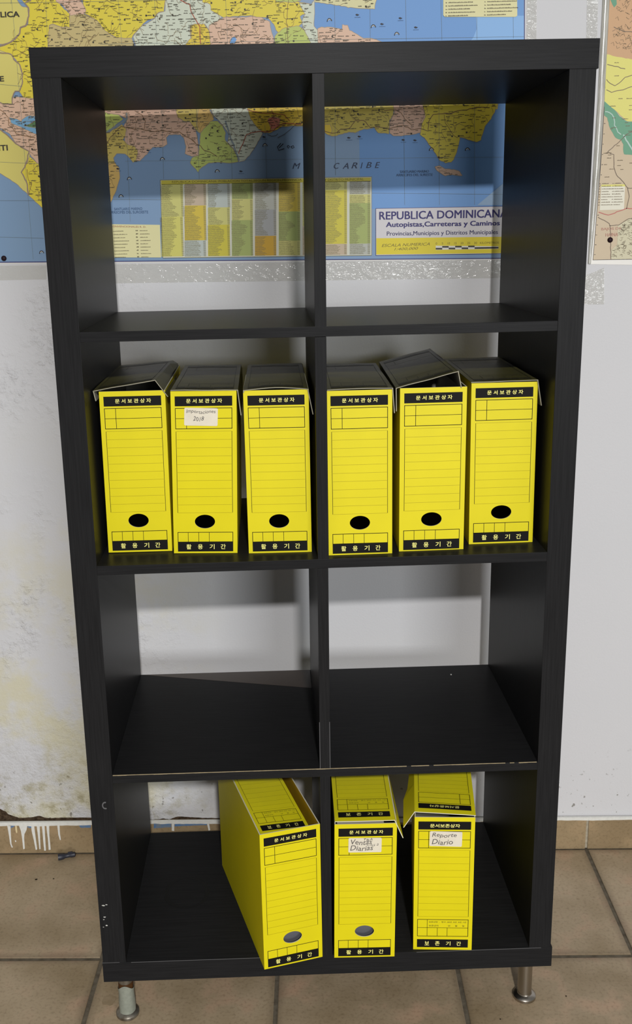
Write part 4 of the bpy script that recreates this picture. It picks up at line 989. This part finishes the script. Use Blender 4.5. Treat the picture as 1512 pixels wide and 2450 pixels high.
def carton(label, FL, FR, back, z0, lean=0.0, h=0.263, kind='hole', lid=None, flaps=(), lidkind='front', dark_lid=True, sticker=None, inner_right_yellow=False, bow=0.0, docs=False, group='yellow archive boxes'):
    FLv = Vector((FL[0], FL[1], 0)); b = Vector((FR[0] - FL[0], FR[1] - FL[1], 0)); bk = Vector((back[0], back[1], 0))
    rt = root('archive_box', label, 'box', S(FL[0], FL[1], z0), TH, group)
    up = Vector((lean, 0, h))
    t = 0.0018
    nb = bk.normalized() * t
    nx_ = b.normalized() * t
    P = lambda u, v, w: b * u + bk * v + up * w
    # front panel with its oval finger hole
    fp = MB()
    F = lambda x, z_, off=0.0: P(x / CW, 0, z_ / CHh) + nb * (off / t)
    if kind == 'hole':
        el = ell(36)
        outer = []
        for (x, z_) in el:
            dx, dz = x - 51.0, z_ - 52.8
            s = 1e9
            if dx > 1e-6: s = min(s, (CW - 51.0) / dx)
            if dx < -1e-6: s = min(s, -51.0 / dx)
            if dz > 1e-6: s = min(s, 52 / dz)
            if dz < -1e-6: s = min(s, -52.8 / dz)
            outer.append((51.0 + dx * s, 52.8 + dz * s))
        cor = [(CW, 104.8), (0, 104.8), (0, 0), (CW, 0)]
        n_ = len(el)
        for k in range(n_):
            j = (k + 1) % n_
            for off, mi in ((0, 0), (t, 1)):
                pts = [el[k], outer[k]]
                o1_, o2_ = outer[k], outer[j]
                if abs(o1_[0] - o2_[0]) > 1e-4 and abs(o1_[1] - o2_[1]) > 1e-4:
                    c_ = min(cor, key=lambda c: (c[0] - o1_[0]) ** 2 + (c[1] - o1_[1]) ** 2 + (c[0] - o2_[0]) ** 2 + (c[1] - o2_[1]) ** 2)
                    pts.append(c_)
                pts += [o2_, el[j]]
                fp.face([F(p[0], p[1], off) for p in pts], mi)
            fp.face([F(*el[k]), F(*el[j]), F(el[j][0], el[j][1], t), F(el[k][0], el[k][1], t)], 2)
        up_pts = [(0, 104.8), (CW, 104.8), (CW, CHh), (0, CHh)]
    else:
        up_pts = [(0, 0), (CW, 0), (CW, CHh), (0, CHh)]
    fp.face([F(*p) for p in up_pts], 0)
    fp.face([F(p[0], p[1], t) for p in up_pts], 1)
    rim = [(0, 0), (CW, 0), (CW, CHh), (0, CHh)]
    for k in range(4):
        p, q = rim[k], rim[(k + 1) % 4]
        fp.face([F(*p), F(*q), F(q[0], q[1], t), F(p[0], p[1], t)], 0 if k != 2 else 2)
    fo = fp.build('front_panel', [m_yel, m_board, m_cut], rt)
    # walls and bottom
    bd = MB()
    e0 = t / bk.length
    bd.slab([P(0, e0, 0), P(0, 1, 0), P(0, 1, 1), P(0, e0, 1)], nx_)
    bd.slab([P(1, 1, 0), P(1, e0, 0), P(1, e0, 1), P(1, 1, 1)], -nx_, 0, 3 if inner_right_yellow else 1, 2)
    bd.slab([P(1, 1, 0), P(0, 1, 0), P(0, 1, 1), P(1, 1, 1)], -nb)
    bd.slab([P(0, e0, 0), P(1, e0, 0), P(1, 1, 0), P(0, 1, 0)], (0, 0, t))
    bd.build('box_body', [m_yel, m_board, m_cut, m_yelin], rt, merge=False)
    # print on the front
    pr = MB()
    G = lambda x, z_: F(x, z_, -0.00025)
    for r_ in front_rules(kind): put_rect(pr, G, r_)
    pr.build('printed_form', [m_ink, m_rule], fo, merge=False)
    tx_ = MB()
    for s, x0, z0_, x1, z1_ in front_texts(kind):
        add_text(tx_, s, lambda u, v: F(x0 + (x1 - x0) * u, z0_ + (z1_ - z0_) * v, -0.0005), 0, 0, 0.012)
    if kind == 'table':
        for s, x0, z0_, x1, z1_ in small_texts:
            add_text(tx_, s, lambda u, v: F(x0 + (x1 - x0) * u, z0_ + (z1_ - z0_) * v, -0.0005), 1)
    tx_.build('printed_lettering', [m_type, m_inkfaint], fo, merge=False)
    # lid
    c = [Vector((p[0] - FL[0], p[1] - FL[1], p[2] - z0)) for p in lid]      # FL FR BR BL
    def Lf(u, v):
        p = c[0].lerp(c[1], u).lerp(c[3].lerp(c[2], u), v)
        p.z += bow * math.sin(math.pi * u) * (1 - v) ** 2 + 0.0008 * mnoise.noise(Vector((u * 3 + FL[0] * 50, v * 4, 2))) * (1 if dark_lid else .5)
        return p
    lm_ = MB()
    NU, NV = 10, 8
    th_ = Vector((0, 0, -0.0012))
    for i in range(NU):
        for j in range(NV):
            q = [Lf(i / NU, j / NV), Lf((i + 1) / NU, j / NV), Lf((i + 1) / NU, (j + 1) / NV), Lf(i / NU, (j + 1) / NV)]
            lm_.face(q, 0)
            lm_.face([p + th_ for p in q[::-1]], 1)
    for i in range(NU):
        for v in (0, 1):
            p, q = Lf(i / NU, v), Lf((i + 1) / NU, v)
            lm_.face([p, q, q + th_, p + th_], 2)
    for j in range(NV):
        for u in (0, 1):
            p, q = Lf(u, j / NV), Lf(u, (j + 1) / NV)
            lm_.face([p, q, q + th_, p + th_], 2)
    ml = m_olivelid if dark_lid else m_lid
    lo_ = lm_.build('lid', [ml, m_board, m_cutdull if dark_lid else m_cut], rt, merge=True, smooth=False)
    # side flaps: (u side, list of (v, dx, dz) for the lower edge)
    for side, prof in flaps:
        fm = MB()
        sgn = -1 if side == 0 else 1
        inn = Vector((-sgn * 0.0014, 0, 0))
        for (v0, dx0, dz0), (v1, dx1, dz1) in zip(prof, prof[1:]):
            a0, a1 = Lf(side, v0), Lf(side, v1)
            b0_, b1_ = a0 + Vector((dx0, 0, dz0)), a1 + Vector((dx1, 0, dz1))
            fm.face([a0, a1, b1_, b0_], 0)
            fm.face([a0 + inn, a1 + inn, b1_ + inn, b0_ + inn][::-1], 1)
            fm.face([b0_, b1_, b1_ + inn, b0_ + inn], 2)
        v0, dx0, dz0 = prof[0]
        a0 = Lf(side, v0); b0_ = a0 + Vector((dx0, 0, dz0))
        fm.face([a0, b0_, b0_ + inn, a0 + inn], 2)
        fm.build('side_flap', [ml, m_board, m_cutdull if dark_lid else m_cut], lo_, merge=False)
    # print on the lid
    LW = (c[1] - c[0]).length * 1000; LL = ((c[3] - c[0]).length) * 1000
    def LP(x, yv, off=0.0004):
        p = Lf(min(1, max(0, x / CW)), min(1, max(0, yv / LL)))
        return p + Vector((0, 0, off))
    lp = MB()
    rr = front_rules('table')
    if lidkind == 'front':
        M_ = lambda x, z_: (x, z_ + 6.0 if z_ < 100 else z_ + 6 + (z_ - 100) * 0.2)
    else:
        M_ = lambda x, z_: (CW - x, CHh + 4 - z_)
    for r_ in rr: 
        put_rect(lp, lambda x, z_: LP(*M_(x, z_)), r_, 2)
    lp.build('printed_form', [m_inkfaint, m_rulefaint] if dark_lid else [m_ink, m_rule], lo_, merge=False)
    lt = MB()
    for s, x0, z0_, x1, z1_ in front_texts('table'):
        add_text(lt, s, lambda u, v: LP(*M_(x0 + (x1 - x0) * u, z0_ + (z1_ - z0_) * v), 0.0008), 0, 0, 0.012)
    for s, x0, z0_, x1, z1_ in small_texts:
        add_text(lt, s, lambda u, v: LP(*M_(x0 + (x1 - x0) * u, z0_ + (z1_ - z0_) * v), 0.0008), 1)
    lt.build('printed_lettering', [m_typefaint if dark_lid else m_type, m_inkfaint], lo_, merge=False)
    if sticker:
        x0, z0_, x1, z1_, rot, lines = sticker
        cx, cz = (x0 + x1) / 2, (z0_ + z1_) / 2
        ca, sa = math.cos(rot), math.sin(rot)
        def Q(x, z_, off=-0.0008):
            dx, dz = x - cx, z_ - cz
            return F(cx + dx * ca - dz * sa, cz + dx * sa + dz * ca, off)
        st = MB(); rc = 2.0; pts = []
        for (px, pz, a0) in ((x1 - rc, z1_ - rc, 0), (x0 + rc, z1_ - rc, 90), (x0 + rc, z0_ + rc, 180), (x1 - rc, z0_ + rc, 270)):
            for k in range(5):
                an = math.radians(a0 + 22.5 * k)
                pts.append((px + rc * math.cos(an), pz + rc * math.sin(an)))
        st.face([Q(*p) for p in pts])
        for k in range(len(pts)):
            p, q = pts[k], pts[(k + 1) % len(pts)]
            st.face([Q(*p), Q(*q), Q(q[0], q[1], -0.0003), Q(p[0], p[1], -0.0003)])
        so = st.build('sticker', m_sticker, rt)
        hw = MB()
        for s, ux0, uz0, ux1, uz1 in lines:
            add_text(hw, s, lambda u, v: Q(ux0 + (ux1 - ux0) * u, uz0 + (uz1 - uz0) * v + 1.0 * math.sin(u * 9), -0.0011), 0, 0.2, 0.0)
        hw.build('handwriting', m_pencil, so, merge=False)
    return rt

z2 = ZS[1]; zb = T_
TO = 0.2655
def dz(z_): return z2 + z_
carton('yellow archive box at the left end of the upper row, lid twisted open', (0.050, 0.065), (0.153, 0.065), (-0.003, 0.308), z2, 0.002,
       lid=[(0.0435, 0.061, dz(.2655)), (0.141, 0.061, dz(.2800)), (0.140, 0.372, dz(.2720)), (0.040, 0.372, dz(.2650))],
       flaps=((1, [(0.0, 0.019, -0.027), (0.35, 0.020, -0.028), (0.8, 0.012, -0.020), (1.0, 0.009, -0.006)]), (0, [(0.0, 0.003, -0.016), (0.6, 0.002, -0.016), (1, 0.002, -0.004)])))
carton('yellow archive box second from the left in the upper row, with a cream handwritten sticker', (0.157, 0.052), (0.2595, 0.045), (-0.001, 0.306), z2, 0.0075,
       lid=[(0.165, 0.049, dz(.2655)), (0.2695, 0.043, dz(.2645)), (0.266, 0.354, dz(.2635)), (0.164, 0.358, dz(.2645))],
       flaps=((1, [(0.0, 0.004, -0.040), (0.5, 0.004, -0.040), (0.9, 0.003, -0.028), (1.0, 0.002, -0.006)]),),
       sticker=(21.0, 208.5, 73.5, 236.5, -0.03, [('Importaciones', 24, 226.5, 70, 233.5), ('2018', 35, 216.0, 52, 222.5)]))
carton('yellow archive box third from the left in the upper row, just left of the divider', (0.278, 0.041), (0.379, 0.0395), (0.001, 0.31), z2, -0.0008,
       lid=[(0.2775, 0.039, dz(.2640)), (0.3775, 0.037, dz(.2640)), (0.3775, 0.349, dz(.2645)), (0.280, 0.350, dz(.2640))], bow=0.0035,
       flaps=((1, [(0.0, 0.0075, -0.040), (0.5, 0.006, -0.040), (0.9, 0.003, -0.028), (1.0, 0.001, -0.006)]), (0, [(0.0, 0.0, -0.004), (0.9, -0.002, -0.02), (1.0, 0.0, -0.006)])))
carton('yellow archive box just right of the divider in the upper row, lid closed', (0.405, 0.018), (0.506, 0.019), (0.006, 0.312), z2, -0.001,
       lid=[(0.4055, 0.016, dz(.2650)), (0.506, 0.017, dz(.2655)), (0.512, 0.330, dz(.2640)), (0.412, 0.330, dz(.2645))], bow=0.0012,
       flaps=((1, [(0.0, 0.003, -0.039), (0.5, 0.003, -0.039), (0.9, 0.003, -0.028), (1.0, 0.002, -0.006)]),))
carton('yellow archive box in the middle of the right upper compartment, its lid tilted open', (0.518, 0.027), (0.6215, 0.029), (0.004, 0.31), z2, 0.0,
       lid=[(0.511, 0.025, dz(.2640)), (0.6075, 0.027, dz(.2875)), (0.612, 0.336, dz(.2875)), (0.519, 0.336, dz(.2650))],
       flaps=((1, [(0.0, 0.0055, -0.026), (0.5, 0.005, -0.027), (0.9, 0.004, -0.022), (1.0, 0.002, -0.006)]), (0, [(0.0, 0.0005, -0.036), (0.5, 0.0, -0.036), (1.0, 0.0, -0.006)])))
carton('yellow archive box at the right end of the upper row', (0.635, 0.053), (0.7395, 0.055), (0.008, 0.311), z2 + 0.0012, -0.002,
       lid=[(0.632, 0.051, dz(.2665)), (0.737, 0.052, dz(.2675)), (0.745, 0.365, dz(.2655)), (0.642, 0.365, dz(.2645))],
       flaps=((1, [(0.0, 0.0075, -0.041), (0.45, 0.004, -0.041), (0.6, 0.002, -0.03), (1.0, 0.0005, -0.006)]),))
zz_ = lambda z_: zb + z_
carton('yellow archive box turned at an angle in the bottom left compartment, lid pushed inside', (0.283, -0.030), (0.3845, -0.0035), (-0.086, 0.300), zb, -0.001,
       lid=[(0.2845, -0.0270, zz_(.2605)), (0.368, -0.0055, zz_(.2540)), (0.2865, 0.285, zz_(.2560)), (0.2000, 0.262, zz_(.2610))], dark_lid=False, inner_right_yellow=True)
carton('yellow archive box in the bottom row, sticker reading Ventas Diarias', (0.405, -0.007), (0.510, -0.009), (0.007, 0.315), zb, 0.003,
       lid=[(0.4085, -0.0075, zz_(.2690)), (0.5095, -0.0095, zz_(.2695)), (0.5185, 0.306, zz_(.2650)), (0.4150, 0.308, zz_(.2650))], dark_lid=False,
       flaps=((1, [(0.0, 0.0145, -0.035), (0.5, 0.010, -0.035), (0.9, 0.004, -0.028), (1.0, 0.002, -0.006)]),),
       sticker=(23, 209, 78, 236.5, -0.01, [('Ventas', 27, 224, 62, 233.5), ('Diarias', 26, 212.5, 64, 222), ('TRA', 48, 231.5, 63, 235.5), ('CAS 2', 54, 221.5, 73, 225.0)]))
carton('yellow archive box in the bottom row without finger hole, sticker reading Reporte Diario', (0.545, 0.007), (0.647, 0.0), (0.040, 0.308), zb, 0.0,
       lid=[(0.5445, 0.006, zz_(.2745)), (0.6475, -0.001, zz_(.2680)), (0.6890, 0.306, zz_(.2660)), (0.5860, 0.312, zz_(.2680))], dark_lid=False, kind='table', lidkind='back',
       flaps=((0, [(0.0, -0.019, -0.030), (0.30, -0.019, -0.032), (0.38, -0.012, -0.024), (0.46, -0.010, -0.020), (0.9, -0.004, -0.02), (1.0, 0.0, -0.006)]),),
       sticker=(26, 207.5, 81.5, 236, -0.02, [('Reporte', 30, 223, 72, 233), ('Diario', 30, 211, 66, 220.5)]))

# grey document bundles seen through the two lower finger holes
for lb, x, y_, w, d, ang, hh in (('grey document bundle inside the angled box, seen through its finger hole', 0.296, -0.012, 0.078, 0.26, math.radians(15.5), 0.225),
                             ('grey document bundle inside the box right of the divider, seen through its finger hole', 0.4125, 0.006, 0.088, 0.27, math.radians(-1), 0.225)):
    r_ = root('document_bundle', lb, 'documents', S(x, y_, zb + 0.0019), TH + ang, 'documents in the bottom boxes')
    m1 = MB(); m1.box(0, w, 0, 0.004, 0, hh); m1.build('cover', m_doc, r_, bevel=0.0005)
    m2_ = MB(); m2_.box(0.003, w - 0.003, 0.0042, d, 0, hh - 0.004); m2_.build('page_block', m_sticker, r_, bevel=0.0005)

for o in list(col.objects):
    if o.parent and o.name.split('.')[0] in ('printed_borders', 'printed_grid', 'printed_roads', 'printed_sea_symbols', 'printed_lettering', 'printed_legend', 'printed_form', 'handwriting', 'scale_bar', 'printed_frame_line', 'printed_areas', 'printed_land', 'table_columns'):
        o['kind'] = 'stuff'

# ================================================================ dark plastic bit on the floor by the wall
pc = root('plastic_cap', 'small dark broken plastic cap on the floor against the baseboard', 'debris', (-0.196, 0.505, 0.0072), math.radians(17))
c1 = MB()
c1.lathe([(0.0072, 0.0), (0.0074, 0.004), (0.0066, 0.012), (0.0050, 0.015), (0.0048, 0.026), (0.0058, 0.028), (0.0056, 0.037), (0.003, 0.039)], 20)
o = c1.build('cap_body', m_dark, pc, smooth=True); o.rotation_euler = (0, math.pi / 2, 0); o.location = (-0.016, 0, 0)
c2 = MB(); c2.lathe([(0.0058, 0.0), (0.0058, 0.0006)], 20)
o = c2.build('cap_face', m_scuff, pc); o.rotation_euler = (0, math.pi / 2, 0); o.location = (-0.0164, 0, 0)
c3 = MB(); c3.box(0.006, 0.016, -0.001, 0.001, 0.004, 0.0085)
c3.build('cap_fin', m_dark, pc)
